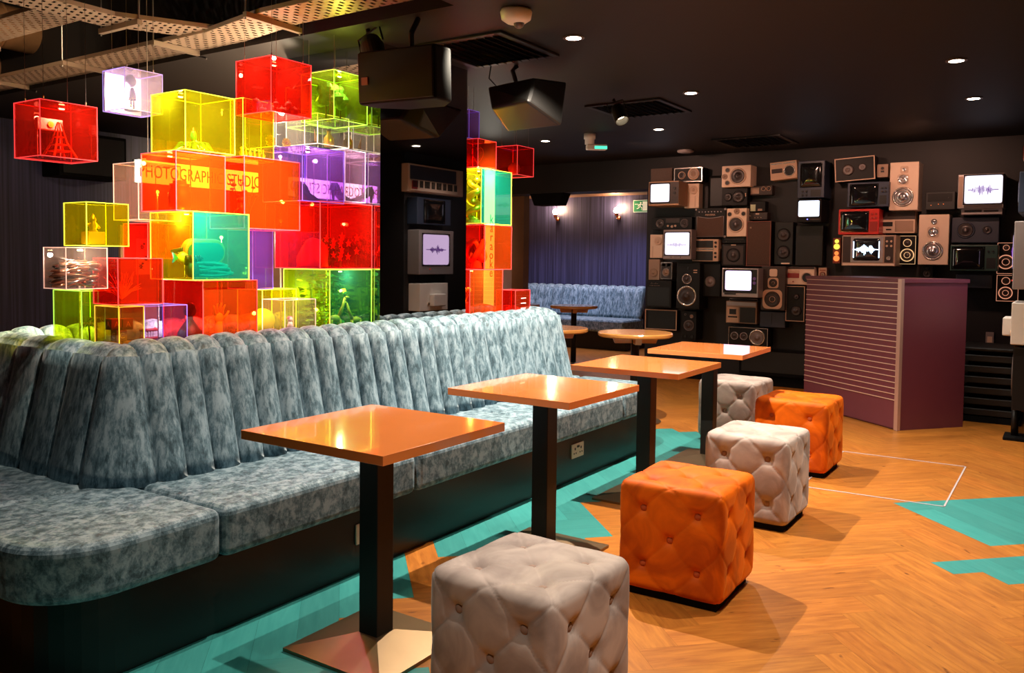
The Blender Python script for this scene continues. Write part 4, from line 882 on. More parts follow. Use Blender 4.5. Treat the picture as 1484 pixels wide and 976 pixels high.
side_device('television', 'dark blue television between the keyboard and the pink-screened set', 'television', 7.5, 1.70, .6, .3, .15, 'blue_plastic', [('S', .2, .1, .8, .9, 'off')])
side_device('speaker_cabinet', 'black speaker cabinet under the cream computer housing at the right edge', 'speaker', 7.5, .24, .5, .47, .15, 'black_box', [('C', .5, .5, .35, 'grey_metal', 'cone_dark')])
t = thing('speaker_stand', 'black stand foot on the floor at the right edge below the speaker cabinet', 'stand', (7.42, .37, 0))
MB().tube([(0, -.04, .02), (0, -.04, .235)], .025, 12).build('pole', 'black_metal', t, smooth=True)
MB().box(-.12, .12, -.12, .03, 0, .025).build('base', 'matt_black', t, bevel=.005)

# ------------------------------------------------------------------ acrylic cubes
CUBE = {}
def cube(key, x, y, z, w, d, h, col, lab, opt):
    t = thing('acrylic_cube', lab, 'display cube', (x, y, z), group='coloured acrylic display cubes'); CUBE[key] = (t, x, y, z, w, d, h)
    q = .0035; wall = [(0, 3, 2, 1), (4, 5, 6, 7), (1, 2, 6, 5), (2, 3, 7, 6), (3, 0, 4, 7)]
    vs = [(q, q, q), (w-q, q, q), (w-q, d-q, q), (q, d-q, q), (q, q, h-q), (w-q, q, h-q), (w-q, d-q, h-q), (q, d-q, h-q)]
    MB().add(vs, wall).build('shell', 'acrylic_'+col, t)
    MB().add([vs[0], vs[1], vs[5], vs[4]], [(0, 1, 2, 3)]).build('front_panel', 'acrylic_'+opt.get('front', col), t)  # front face tinted apart on some cubes, standing in for light it reflects
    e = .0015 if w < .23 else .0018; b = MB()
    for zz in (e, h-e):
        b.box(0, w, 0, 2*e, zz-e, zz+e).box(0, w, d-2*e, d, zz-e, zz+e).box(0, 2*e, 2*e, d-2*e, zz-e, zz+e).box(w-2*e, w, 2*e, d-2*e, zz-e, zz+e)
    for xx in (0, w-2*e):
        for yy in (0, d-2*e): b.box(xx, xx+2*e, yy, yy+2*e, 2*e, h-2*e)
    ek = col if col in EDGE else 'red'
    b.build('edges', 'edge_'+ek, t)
    if opt.get('glow'): MB().box(.006, w-.006, d-.012, d-.007, .006, h-.006).build('added_reflector', 'white_plastic', t)  # white sheet added behind the figurine to bounce the inner light
    if opt.get('hang'):
        top = (3.38 if x+w < 3.17 and y > 2.5 else 2.498) - z
        for k, (px, py) in enumerate(((.03, .03), (w-.03, .03), (.03, d-.03), (w-.03, d-.03))):
            MB().tube([(px, py, h), (px, py, top)], .0009, 5).build('wire', 'cable', t)
            MB().tube([(px, py, h), (px, py, h+.018)], .003, 6).build('wire_clamp', 'silver_dim', t)
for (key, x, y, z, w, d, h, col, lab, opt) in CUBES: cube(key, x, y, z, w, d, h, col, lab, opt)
def inside(key, fx=.5, fy=.5, dz=.009):
    t, x, y, z, w, d, h = CUBE[key]; return (x+w*fx, y+d*fy, z+dz)
# -- contents, each lying in its cube
def blob_tree(key, fx, fy, s, lab):
    t = thing('moss_tree', lab, 'model tree', inside(key, fx, fy)); b = MB(); rr = random.Random(int(fx*100))
    for k in range(16): b.ball((rr.uniform(-.03, .03)*s, rr.uniform(-.025, .025)*s, (.14+rr.uniform(-.045, .05))*s), rr.uniform(.022, .034)*s, 8)
    b.build('crown', 'leaf_dark', t); MB().tube([(0, 0, 0), (.004, 0, .05*s), (0, 0, .11*s)], [.006, .004, .004], 7).build('trunk', 'dark_brown', t)
blob_tree('treebox', .24, .5, .98, 'dark mossy model tree, left of the pair in the yellow-green cube')
blob_tree('treebox', .66, .5, .98, 'dark mossy model tree, right of the pair in the yellow-green cube')
blob_tree('greenback', .5, .5, .8, 'small mossy model tree in the half-hidden green cube')
# figurine in the white cube
t = thing('girl_figurine', 'black girl-shaped figurine standing in the lilac-white cube', 'figurine', inside('white', .45, .45)); s = .135
MB().lathe([(0, 0), (.26*s, 0), (.26*s, .03*s), (0, .05*s)], n=20).build('base', 'dark_object', t)
MB().tube([(-.05*s, 0, .03*s), (-.05*s, 0, .38*s)], .03*s, 8).tube([(.05*s, 0, .03*s), (.05*s, 0, .38*s)], .03*s, 8).lathe([(0, .34*s), (.13*s, .36*s), (.12*s, .55*s), (.05*s, .78*s), (0, .8*s)], n=14).ball((-.03*s, 0, 1.0*s), .17*s, 14, (1, .9, 1.15)).build('body', 'dark_object', t, smooth=True)
MB().ball((-.05*s, .03*s, 1.04*s), .19*s, 12, (.95, .9, 1.1)).build('hair', 'black', t, smooth=True)
# tower in the hanging red cube
t = thing('tower_model', 'little lattice tower model in the hanging red cube', 'model', inside('redhang', .55, .5)); b = MB()
for sx in (-1, 1):
    for sy in (-1, 1): b.tube([(.045*sx, .045*sy, 0), (.02*sx, .02*sy, .06), (.004*sx, .004*sy, .14)], [.005, .004, .002], 6)
for z_, r_ in ((.025, .037), (.05, .026), (.08, .016)): b.box(-r_, r_, -r_, r_, z_, z_+.004)
b.build('lattice', 'giraffe_orange', t)
t = thing('mini_lightbox', 'small white box sign behind the lattice tower in the hanging red cube', 'sign', inside('redhang', .5, .78, .12)); MB().box(-.05, .05, -.012, .012, 0, .045).build('box', 'white_plastic', t, bevel=.003)
MB().tube([(0, -.013, .022), (0, -.016, .022)], .012, 14).build('dot', 'yellow_toy', t); MB().tube([(-.045, 0, -.111), (-.045, 0, 0)], .002, 6).tube([(.045, 0, -.111), (.045, 0, 0)], .002, 6).build('leg', 'white_plastic', t)
# rocket on tinsel
t = thing('tinsel_heap', 'heap of glittering green and copper tinsel in the big yellow cube', 'tinsel', inside('yellowbig', .5, .5)); t['kind'] = 'stuff'; rr = random.Random(4); b = MB()
for k in range(150):
    a = rr.uniform(0, 2*PI); r_ = rr.uniform(.01, .095); b.tube([(math.cos(a)*r_*.2, math.sin(a)*r_*.2, rr.uniform(.03, .05)), (math.cos(a)*r_*.7, math.sin(a)*r_*.7, rr.uniform(.02, .045)), (math.cos(a)*r_, math.sin(a)*r_, 0.002)], .0014, 4)
b.build('strands', 'leaf_bright', t)
b = MB()
for k in range(80):
    a = rr.uniform(0, 2*PI); r_ = rr.uniform(.01, .09); b.tube([(math.cos(a)*r_*.2, math.sin(a)*r_*.2, rr.uniform(.03, .052)), (math.cos(a)*r_, math.sin(a)*r_, 0.004)], .0014, 4)
b.build('copper_strands', 'copper', t)
t = thing('toy_rocket', 'green toy rocket with red nose standing on the tinsel', 'toy', inside('yellowbig', .5, .5, .055))
MB().lathe([(0, 0), (.011, 0), (.015, .02), (.013, .04), (.008, .05), (0, .05)], n=14).build('hull', 'green_toy', t, smooth=True); MB().lathe([(0, .048), (.009, .05), (0, .068)], n=12).build('nose_cone', 'red_toy', t)
for a in (0, 2.1, 4.2):
    M = Matrix.Rotation(a, 4, 'Z'); MB().add([M @ Vector(v) for v in ((.01, -.001, .015), (.024, -.001, -.006), (.012, -.001, 0), (.01, .001, .015), (.024, .001, -.006), (.012, .001, 0))], [(0, 1, 2), (5, 4, 3), (0, 3, 4, 1), (1, 4, 5, 2), (2, 5, 3, 0)]).build('fin', 'red_toy', t)
# glass baubles in the highest red cube
rr = random.Random(11)
for k in range(14):
    o = MB().ball((0, 0, 0), .016+.004*(k % 3), 12).tube([(0, 0, .015), (0, 0, .026)], .004, 8).build('glass_bauble', 'glass_ball', loc=(inside('redtop', .12+.76*((k*.37) % 1), .2+.6*((k*.61) % 1), .03+(.03 if k > 9 else 0))), smooth=True)
    tag(o, 'small glass bauble lying on the floor of the highest red cube', 'bauble', 'glass baubles in the highest red cube')
# gold trinkets
for k in range(6):
    o = MB().lathe([(0, 0), (.016, 0), (.006, .012), (.013, .03), (.004, .045), (.008, .055), (0, .062)], n=12).build('gold_trinket', 'gold', loc=inside('yellowback', .15+.14*k, .5, .006), smooth=True)
    tag(o, 'small gold trinket standing in the narrow yellow cube', 'trinket', 'gold trinkets in the narrow yellow cube')
def gear(loc, R, lab):
    n = 12; p = []
    for i in range(n*4): a = 2*PI*i/(n*4); r_ = R*(1 if i % 4 in (0, 1) else .82); p.append((r_*math.cos(a), r_*math.sin(a)))
    t = thing('gold_gear', lab, 'gear', (loc[0], loc[1], loc[2]+R), group='gold gears in the clear cube')
    MB().prism(p, -.004, .004, 'xz').build('gear_wheel', 'gold', t); MB().lathe([(0, -.007), (R*.35, -.007), (R*.35, .007), (0, .007)], axis='y', n=14).build('hub', 'copper', t)
gear(inside('clearleft', .3, .45), .034, 'toothed gold gear upright at the left in the clear cube'); gear(inside('clearleft', .68, .3), .028, 'smaller toothed gold gear at the right in the clear cube')
t = thing('toy_sailboat', 'tiny sailboat with gold sail in the clear cube above the violet one', 'toy boat', inside('clearright', .3, .4))
MB().prism([(-.03, .014), (-.02, 0), (.02, 0), (.034, .014)], -.008, .008, 'xz').build('hull', 'dark_brown', t); MB().tube([(0, 0, .01), (0, 0, .085)], .0012, 5).build('mast', 'tan', t); MB().prism([(.002, .018), (.03, .018), (.002, .08)], -.0006, .0006, 'xz').build('sail', 'tan', t)
t = thing('glass_lantern', 'small amber lantern bottle in the clear cube beside the sailboat', 'lantern', inside('clearright', .75, .4))
MB().lathe([(0, 0), (.026, 0), (.03, .02), (.028, .05), (.012, .07), (.012, .09), (0, .09)], n=16).build('bottle', 'gold', t, smooth=True); MB().lathe([(0, .09), (.014, .09), (.014, .1), (0, .1)], n=12).build('stopper', 'dark_brown', t)
# shoes
def shoe(key, fx, fy, rz, lab):
    t = thing('high_heel_shoe', lab, 'shoe', inside(key, fx, fy), rz, group='dark shoes in the violet cube')
    MB().prism([(-.075, .058), (-.055, .10), (-.035, .085), (-.01, .05), (.04, .03), (.08, .018), (.088, .005), (.08, 0), (.03, .002), (-.02, .03), (-.05, .05)], -.022, .022, 'xz').build('upper', 'dark_object', t, bevel=.008, seg=3)
    MB().tube([(-.065, 0, .058), (-.06, 0, 0)], [.012, .005], 8).build('heel', 'dark_object', t)
shoe('violet', .34, .35, .3, 'dark high-heeled shoe at the left in the violet cube'); shoe('violet', .72, .6, .1, 'dark high-heeled shoe at the right in the violet cube')
shoe('violetside', .5, .4, .2, 'dark high-heeled shoe in the pale lilac cube against the pillar')
# studio cubes
t = thing('perfume_flask', 'dark bulky bottle standing in the left orange-red cube', 'bottle', inside('studioleft', .42, .5)); MB().lathe([(0, 0), (.045, 0), (.05, .02), (.05, .08), (.04, .105), (.045, .12), (0, .12)], n=20).build('bottle', 'red_dark', t, smooth=True); MB().lathe([(0, .12), (.03, .12), (.03, .135), (0, .135)], n=16).build('lid', 'red_brown', t)
t = thing('dried_flowers', 'spray of dried flowers and leaves in the largest orange cube', 'plant', inside('studioright', .32, .5)); rr = random.Random(8); b = MB(); f = MB()
for k in range(12):
    a = rr.uniform(0, 2*PI); l = rr.uniform(.14, .24); ex, ey = math.cos(a)*.07, math.sin(a)*.05; b.tube([(0, 0, 0), (ex*.5, ey*.5, l*.6), (ex, ey, l)], .0018, 5); f.ball((ex, ey, l), rr.uniform(.008, .016), 7, (1, 1, .6))
b.build('stems', 'red_brown', t); f.build('flower_heads', 'gum_red', t)
t = thing('rag_doll', 'small dark red doll leaning in the largest orange cube', 'doll', inside('studioright', .12, .3)); MB().ball((0, 0, .13), .018, 10).tube([(0, 0, .12), (0, 0, .06)], [.012, .02], 8).tube([(0, 0, .1), (-.035, 0, .07)], .006, 6).tube([(0, 0, .1), (.03, 0, .06)], .006, 6).tube([(-.008, 0, .06), (-.012, 0, 0)], .008, 6).tube([(.008, 0, .06), (.014, 0, 0)], .008, 6).build('body', 'gum_red', t, smooth=True)
# ski goggles, plush fish and rope in the teal-fronted cube
t = thing('ski_goggles', 'big orange-framed ski goggles in the teal-fronted cube', 'goggles', inside('teal', .5, .42, .07), -.15)
p = rounded_poly(-.10, .10, .0, .12, .055, 'bl br tr tl', 8)
MB().prism(p, -.02, .03, 'xz').build('frame', 'goggle_frame', t, bevel=.006); q_ = rounded_poly(-.088, .088, .012, .102, .045, 'bl br tr tl', 8); MB().prism(q_, -.027, -.018, 'xz').build('lens', 'goggle_lens', t)
MB().tube([(-.10, .0, .07), (-.12, .06, .06), (-.06, .12, .05), (.06, .12, .05), (.12, .06, .06), (.10, 0, .07)], .010, 8).build('strap', 'dark_object', t)
t = thing('rope_heap', 'coiled teal and gold rope in the teal-fronted cube', 'rope', inside('teal', .55, .3, .012)); b = MB(); rr = random.Random(2)
for k in range(5):
    pts = []
    for i in range(30): a = i*.45+k; r_ = .06+.035*math.sin(i*.31+k); pts.append((math.cos(a)*r_*1.4*.85, math.sin(a)*r_*.55, .012+k*.012+.006*math.sin(i)))
    b.tube(pts, .009, 6)
b.build('coil', 'teal_rope', t)
t = thing('plush_fish', 'yellow and red plush fish beside the ski goggles', 'toy', inside('teal', .2, .45, .07)); MB().ball((0, 0, 0.03), .03, 12, (1.4, .7, 1)).build('body', 'yellow_toy', t, smooth=True); MB().ball((.045, 0, .03), .02, 10, (1.1, .7, .9)).build('head', 'red_toy', t, smooth=True); MB().prism([(-.035, .03), (-.065, .055), (-.06, .03), (-.065, .008)], -.004, .004, 'xz').build('tail', 'green_toy', t)
MB().tube([(0, 0, .008), (0, 0, -.058)], .003, 6).build('stand', 'cable', t)
t = thing('leather_glove', 'dark brown glove slumped at the left of the teal-fronted cube', 'glove', inside('teal', .18, .25)); MB().ball((0, 0, .04), .04, 12, (1, .6, 1)).build('palm', 'dark_brown', t, smooth=True)
for k in range(4): MB().tube([(-.03+.02*k, 0, .06), (-.036+.024*k, -.01, .10), (-.04+.026*k, -.02, .085)], [.011, .010, .007], 7).build('finger', 'dark_brown', t, smooth=True)
# statuette
t = thing('golden_statuette', 'golden statuette on a block in the small yellow cube', 'statuette', inside('yellowleft', .42, .5)); MB().box(-.035, .035, -.03, .03, 0, .05).build('block', 'tan_wood', t, bevel=.003)
MB().lathe([(0, .05), (.02, .05), (.012, .06), (.018, .075), (.010, .09), (.012, .1), (.006, .115), (0, .125)], n=14).tube([(-.01, 0, .085), (-.03, 0, .075)], .005, 6).tube([(.01, 0, .085), (.028, 0, .065)], .005, 6).build('figure', 'gold', t, smooth=True)
# spoons
rr = random.Random(21)
for k in range(30):
    o = MB(); L_ = .062
    o.ball((L_, 0, 0), .019, 10, (1.35, .9, .35)); o.tube([(L_-.02, 0, 0), (0, 0, .004), (-L_+.012, 0, 0)], [.0035, .003, .005], 6)
    X0 = inside('spoons', .5, .5, .014+.0033*k)
    cop = k % 2 == 0
    s = o.build('spoon', 'copper_spoon' if cop else 'steel_spoon', loc=(X0[0]+rr.uniform(-.006, .006), X0[1]+rr.uniform(-.026, .026), X0[2]), rot=(rr.uniform(-.5, .5), rr.uniform(-.22, .22), rr.choice((0, PI))+rr.uniform(-.6, .6)), smooth=True)
    tag(s, 'copper spoon in the jumbled heap in the pink-edged clear cube' if cop else 'steel spoon in the jumbled heap in the pink-edged clear cube', 'spoon', 'copper spoons in the clear cube' if cop else 'steel spoons in the clear cube')
t = thing('feather_plume', 'orange feathery plume in the low red cube at the left', 'plume', inside('redsmall', .35, .5)); b = MB(); rr = random.Random(5)
for k in range(36): a = rr.uniform(-1.2, 1.2); l = rr.uniform(.06, .13); b.tube([(0, 0, .01), (math.sin(a)*l*.5, rr.uniform(-.01, .01), .02+math.cos(a)*l*.6), (math.sin(a)*l*.8, rr.uniform(-.02, .02), .015+math.cos(a)*l*.95)], [.002, .0015, .0008], 4)
b.build('feathers', 'feather', t)
# palms
def palm(fx, fy, h, lab):
    t = thing('toy_palm', lab, 'toy palm', inside('greenlow', fx, fy), group='toy palms in the green cube')
    MB().tube([(0, 0, 0), (.003, 0, h*.5), (0, 0, h)], [.006, .004, .004], 7).build('trunk', 'dark_brown', t); b = MB()
    for k in range(9):
        a = 2*PI*k/9; c_, s_ = math.cos(a), math.sin(a); b.tube([(0, 0, h), (c_*.02, s_*.02, h+.012), (c_*.04, s_*.04, h-.008)], [.002, .006, .001], 5)
    b.build('fronds', 'leaf_bright', t)
palm(.5, .4, .10, 'toy palm at the left in the green cube on the ledge'); palm(.8, .55, .12, 'taller toy palm at the right in the green cube on the ledge')
# letter blocks
def block(x, z, L_, lab, rz=0.):
    t = thing('letter_block', lab, 'letter block', (x, 3.33, z), rz, group='toy letter blocks'); s = .042
    MB().box(-s/2*1.1, s/2*1.1, -s/2*1.1, s/2*1.1, 0, s*1.1).build('block', 'wood_block', t, bevel=.002)
    if L_: text('letter', L_, .034, 'block_letter', t, (0, -s/2*1.1-.001, s*.53), (PI/2, 0, 0), .0008); text('letter', L_, .034, 'block_letter', t, (-s/2*1.1-.001, 0, s*.53), (PI/2, 0, -PI/2), .0008)
block(2.007, 1.006, 'A', 'wooden letter block with A, left one on top'); block(2.058, 1.004, 'A', 'wooden letter block with A, right one on top'); block(2.03, .957, 'C', 'wooden letter block with C under the two A blocks'); block(2.01, .909, '', 'plain wooden block at the bottom left of the letter blocks'); block(2.058, .909, '', 'plain wooden block at the bottom right of the letter blocks')
t = thing('model_teeth', 'white model teeth with red gums on a pale base in the violet-edged cube', 'model', inside('teeth', .35, .5)); t.location.z += .045
MB().lathe([(0, -.045), (.05, -.045), (.035, -.01), (.03, 0), (0, 0)], n=18).build('base', 'porcelain', t, smooth=True)
for zz, nm in ((.008, 'lower_gum'), (.042, 'upper_gum')): MB().tube([(.034*math.cos(a), -.034*math.sin(a), zz) for a in [PI*i/10 for i in range(11)]], .008, 7).build(nm, 'gum_red', t, smooth=True)
b = MB()
for i in range(10):
    a = PI*(i+.5)/10; b.box(.034*math.cos(a)-.004, .034*math.cos(a)+.004, -.036*math.sin(a)-.004, -.036*math.sin(a)+.003, .014, .024); b.box(.034*math.cos(a)-.004, .034*math.cos(a)+.004, -.036*math.sin(a)-.004, -.036*math.sin(a)+.003, .026, .038)
b.build('teeth', 'porcelain', t)
# doll bust and hand in the low red cube
t = thing('bust_figure', 'small dark bust in the large red and orange cube on the ledge', 'bust', inside('redlow', .16, .55)); MB().lathe([(0, 0), (.06, 0), (.055, .05), (.03, .09), (.016, .11), (.016, .13), (0, .13)], n=18).ball((0, 0, .155), .032, 14, (.9, 1, 1.15)).build('bust', 'dark_object', t, smooth=True)
t = thing('glove_hand', 'pale mannequin hand standing upright in the large red and orange cube', 'mannequin hand', inside('redlow', .5, .3)); MB().lathe([(0, 0), (.028, 0), (.018, .05), (.016, .1), (0, .1)], n=14).ball((0, 0, .115), .026, 12, (1, .5, 1.1)).build('palm', 'feather', t, smooth=True)
for k, (dx, l) in enumerate(((-.019, .045), (-.007, .055), (.006, .058), (.018, .048))): MB().tube([(dx, 0, .13), (dx*1.4, 0, .13+l*.6), (dx*1.7, -.006, .13+l)], [.007, .006, .004], 7).build('finger', 'feather', t, smooth=True)
MB().tube([(.022, 0, .11), (.042, -.004, .13), (.05, -.008, .148)], [.008, .006, .004], 7).build('thumb', 'feather', t, smooth=True)
# pink bag and star flowers
t = thing('pink_bag', 'crumpled pink cloth bag in the wide red cube', 'bag', inside('widered', .26, .45)); b = MB(); rr = random.Random(3); vs = []; fs = []; n = 20; m_ = 10
for i in range(m_+1):
    th = .5*PI*i/m_
    for k in range(n):
        a = 2*PI*k/n; wob = 1+.12*math.sin(3*a+i*.7)+.07*math.sin(7*a+i); vs.append((.088*math.cos(a)*math.cos(th)*wob, .075*math.sin(a)*math.cos(th)*wob, .155*math.sin(th)**.9))
for i in range(m_):
    for k in range(n): fs.append((i*n+k, i*n+(k+1) % n, (i+1)*n+(k+1) % n, (i+1)*n+k))
fs.append(tuple(range(n-1, -1, -1))); MB().add(vs, fs).build('cloth', 'pink_cloth', t, smooth=True)
rr = random.Random(13)
for k in range(16):
    p = []
    for i in range(10): a = PI/2+2*PI*i/10; r_ = .022 if i % 2 == 0 else .009; p.append((r_*math.cos(a), r_*math.sin(a)))
    fx = .5+.45*((k*.382) % 1); L0 = inside('widered', fx, .15+.5*((k*.71) % 1)); hh = .05+.125*((k*.53) % 1)
    t = thing('star_flower', 'star-shaped red flower on a stalk in the wide red cube', 'flower', L0, group='star flowers in the wide red cube')
    MB().prism([(a, b_+hh) for a, b_ in p], -.002, .002, 'xz').build('petals', 'red_toy', t); MB().tube([(0, .003, 0), (0, .003, hh)], .0015, 5).build('stalk', 'leaf_dark', t)
b = MB(); rr = random.Random(31)
for k in range(50): b.ball((rr.uniform(-.06, .06), rr.uniform(-.04, .04), rr.uniform(.02, .15)), rr.uniform(.012, .024), 7)
t = tag(b.build('dark_bush', 'leaf_dark', loc=inside('widered', .78, .72)), 'dark leafy bush behind the star flowers in the wide red cube', 'foliage'); t['kind'] = 'stuff'
# foliage and giraffes
b = MB(); rr = random.Random(41)
for k in range(190):
    c_ = Vector((rr.uniform(-.135, .145), rr.uniform(-.02, .13), rr.uniform(.03, .32))); a = rr.uniform(0, 2*PI); tl = rr.uniform(-.8, .8); M = Matrix.Translation(c_) @ Matrix.Rotation(a, 4, 'Z') @ Matrix.Rotation(tl, 4, 'X')
    s = rr.uniform(.014, .03); b.add([M @ Vector(v) for v in ((-s, 0, 0), (-s*.3, s*.6, .002), (s*.4, s*.5, .002), (s*1.1, 0, 0), (s*.4, -s*.5, -.002), (-s*.3, -s*.6, -.002))], [(0, 1, 2, 3), (0, 3, 4, 5)])
for k in range(7): x_ = rr.uniform(-.1, .1); b.tube([(x_, .03, 0), (x_*1.2, .04, .14), (x_*1.3, .05, .27)], .003, 5)
t = tag(b.build('leafy_plants', 'leaf_dark', loc=inside('foliage', .5, .45)), 'dark leafy plants filling the yellow-green cube beside the pillar', 'foliage'); t['kind'] = 'stuff'
def giraffe(loc, s, rz, lab):
    t = thing('toy_giraffe', lab, 'toy giraffe', loc, rz, group='toy giraffes in the foliage')
    b = MB().ball((0, 0, .085*s), .022*s, 12, (1.7, .9, 1)).tube([(.025*s, 0, .09*s), (.05*s, 0, .15*s), (.066*s, 0, .2*s)], [.014*s, .009*s, .007*s], 8).ball((.078*s, 0, .203*s), .011*s, 8, (1.8, .8, .8))
    for sx in (-.028, .028):
        for sy in (-.01, .01): b.tube([(sx*s, sy*s, .08*s), (sx*s*1.05, sy*s, .04*s), (sx*s, sy*s, 0)], [.008*s, .005*s, .005*s], 6)
    b.tube([(-.035*s, 0, .095*s), (-.05*s, 0, .06*s)], .002*s, 5)
    b.build('body', 'giraffe_orange', t, smooth=True); MB().tube([(.066*s, .004*s, .208*s), (.064*s, .005*s, .222*s)], .002*s, 5).tube([(.066*s, -.004*s, .208*s), (.064*s, -.005*s, .222*s)], .002*s, 5).build('horns', 'dark_brown', t)
giraffe(inside('foliage', .25, .12), .95, -.2, 'orange toy giraffe at the left among the leaves, head up'); giraffe(inside('foliage', .72, .1), .8, 2.7, 'paler toy giraffe at the right among the leaves, facing left')
o = MB().ball((0, 0, .065), .065, 24).build('tennis_ball', 'tennis_felt', loc=inside('ball', .36, .5, .012), smooth=True); tag(o, 'big yellow tennis ball in the small yellow cube on the ledge', 'ball')
MB().tube([(.066*math.cos(a), .066*math.sin(a)*.7, .065+.025*math.sin(2*a)-.02) for a in [2*PI*i/24 for i in range(25)]], .0015, 5).build('seam', 'white_plastic', o)
t = thing('clown_figurine', 'tiny white figurine in the low clear cube on the ledge', 'figurine', inside('clearlow', .42, .35)); t.location.z += .05
MB().tube([(0, 0, -.05), (0, 0, 0)], .012, 10).build('pedestal', 'dark_object', t); MB().lathe([(0, 0), (.018, 0), (.010, .03), (0, .035)], n=12).ball((0, 0, .042), .014, 10).build('body', 'porcelain', t, smooth=True); MB().ball((0, .003, .05), .015, 8, (1.2, .8, .7)).build('hair', 'pink_cloth', t)
# right-hand stack
t = thing('wire_heart', 'red wire heart standing in the orange-red cube right of the pillar', 'ornament', inside('rheart', .5, .4, .015)); pts = []
for i in range(33): a = 2*PI*i/32; pts.append((.0042*16*math.sin(a)**3, 0, .08+.0042*(13*math.cos(a)-5*math.cos(2*a)-2*math.cos(3*a)-math.cos(4*a))))
MB().tube(pts, .0025, 6).build('heart', 'gum_red', t, smooth=True); MB().tube([(0, 0, -.01), (0, 0, .01)], .002, 5).box(-.02, .02, -.015, .015, -.01, -.006).build('foot', 'gum_red', t)
t = thing('golden_dragon', 'golden coiled dragon figure in the teal-fronted cube right of the pillar', 'figurine', inside('rteal', .28, .45)); pts = []; rs = []
for i in range(40): a = i*.38; pts.append((.045*math.cos(a)*(1-i/70), .035*math.sin(a), .02+i*.0068)); rs.append(.022*(1-abs(i-18)/34)+.006)
MB().tube(pts, rs, 9).ball((.03, -.01, .295), .022, 10, (1.4, .9, .9)).build('body', 'gold', t, smooth=True); MB().tube([(.03, 0, .31), (.01, 0, .335)], [.005, .001], 6).tube([(.04, -.01, .31), (.05, -.01, .335)], [.005, .001], 6).build('horns', 'gold', t)
MB().lathe([(0, 0), (.06, 0), (.055, .02), (0, .025)], n=18).build('base', 'tan_wood', t)
t = thing('knotted_sculpture', 'pale knotted sculpture in the orange-red cube below the dragon', 'sculpture', inside('rorange', .3, .5)); pts = [(.05*math.cos(2*a)*(1+.4*math.cos(3*a)), .04*math.sin(2*a)*(1+.4*math.cos(3*a)), .12+.06*math.sin(3*a)) for a in [2*PI*i/48 for i in range(49)]]
MB().tube(pts, .022, 10).build('knot', 'feather', t, smooth=True); MB().lathe([(0, 0), (.04, 0), (.03, .05), (0, .055)], n=16).build('base', 'feather', t)
o = MB().ball((0, 0, .045), .045, 20).build('crystal_ball', 'glass_ball', loc=inside('rhang', .45, .5), smooth=True); tag(o, 'clear glass ball in the small hanging red cube right of the pillar', 'ball')
t = thing('tulip_vase', 'small vase of dried blooms in the lowest orange cube right of the pillar', 'vase', inside('rlow', .3, .5)); MB().lathe([(0, 0), (.03, 0), (.045, .05), (.02, .1), (.025, .12), (0, .12)], n=16).build('vase', 'red_brown', t, smooth=True)
b = MB()
for k in range(5): a = k*1.26; b.tube([(0, 0, .1), (.03*math.cos(a), .03*math.sin(a), .19)], .002, 5); b.ball((.03*math.cos(a), .03*math.sin(a), .2), .014, 8, (1, 1, 1.3))
b.build('blooms', 'yellow_toy', t)
b = MB()
for k in range(4): b.box(.07, .13, -.003, .0, .04+k*.035, .047+k*.035)
b.build('slot_strip', 'white_plastic', CUBE['rsmall'][0])
# ------------------------------------------------------------------ signs
t = thing('studio_sign', 'lit yellow-white sign reading PHOTOGRAPHIC STUDIO hanging behind the orange cubes', 'sign', (2.96, 4.05, 1.70))
MB().box(-.37, .40, 0, .04, 0, .115).build('lightbox', 'sign_white', t, bevel=.003)
MB().box(-.375, .405, .04, .05, -.004, .119).build('back_plate', 'black_metal', t)
text('lettering', 'PHOTOGRAPHIC STUDIO.', .094, 'dark_red_letters', t, (.03, -.002, .055), (PI/2, 0, 0), .001, 'CENTER', .70, 1.05)
for x_ in (-.3, .33): MB().tube([(x_, .03, .115), (x_, .03, .795 if x_ > .2 else 1.69)], .002, 5).build('hanging_rod', 'cable', t)
t = thing('karaoke_sign', 'narrow lit vertical sign reading karaoke behind the right-hand cube stack', 'sign', (6.985, 4.9, .80))
MB().box(-.06, .06, 0, .05, 0, 1.44).build('lightbox', 'sign_karaoke', t, bevel=.004)
MB().box(-.065, .065, .05, .065, -.005, 1.445).build('back_plate', 'black_metal', t)
for i, ch in enumerate('karaoke'): text('letter', ch, .125, 'matt_black', t, (0, -.002, .92-i*.09), (PI/2, 0, 0), .001)
MB().box(-.03, .03, .01, .04, -.80, 0).build('post', 'black_metal', t)
t = thing('display_board', 'brown upright board with a white print of dark insects behind the cubes at the left', 'board', (3.05, 4.78, 0))
MB().box(-.12, .12, 0, .02, 0, 1.50).build('panel', 'poster_brown', t)
MB().box(-.02, .075, -.003, 0, 1.20, 1.42).build('print', 'poster_white', t)
b = MB()
for (x_, z_) in ((.02, 1.37), (.045, 1.30), (.01, 1.25)):
    b.ball((x_, -.004, z_), .012, 8, (1, .2, 1.3)).ball((x_+.012, -.004, z_+.018), .008, 8, (1, .2, 1))
    for s_ in (-1, 1):
        for q_ in (-.01, 0, .01): b.tube([(x_, -.004, z_+q_), (x_+s_*.024, -.004, z_+q_*2)], .0012, 4)
b.build('insects', 'black', t)
MB().box(-.14, .14, -.08, .12, 0, .015).build('foot', 'matt_black', t)

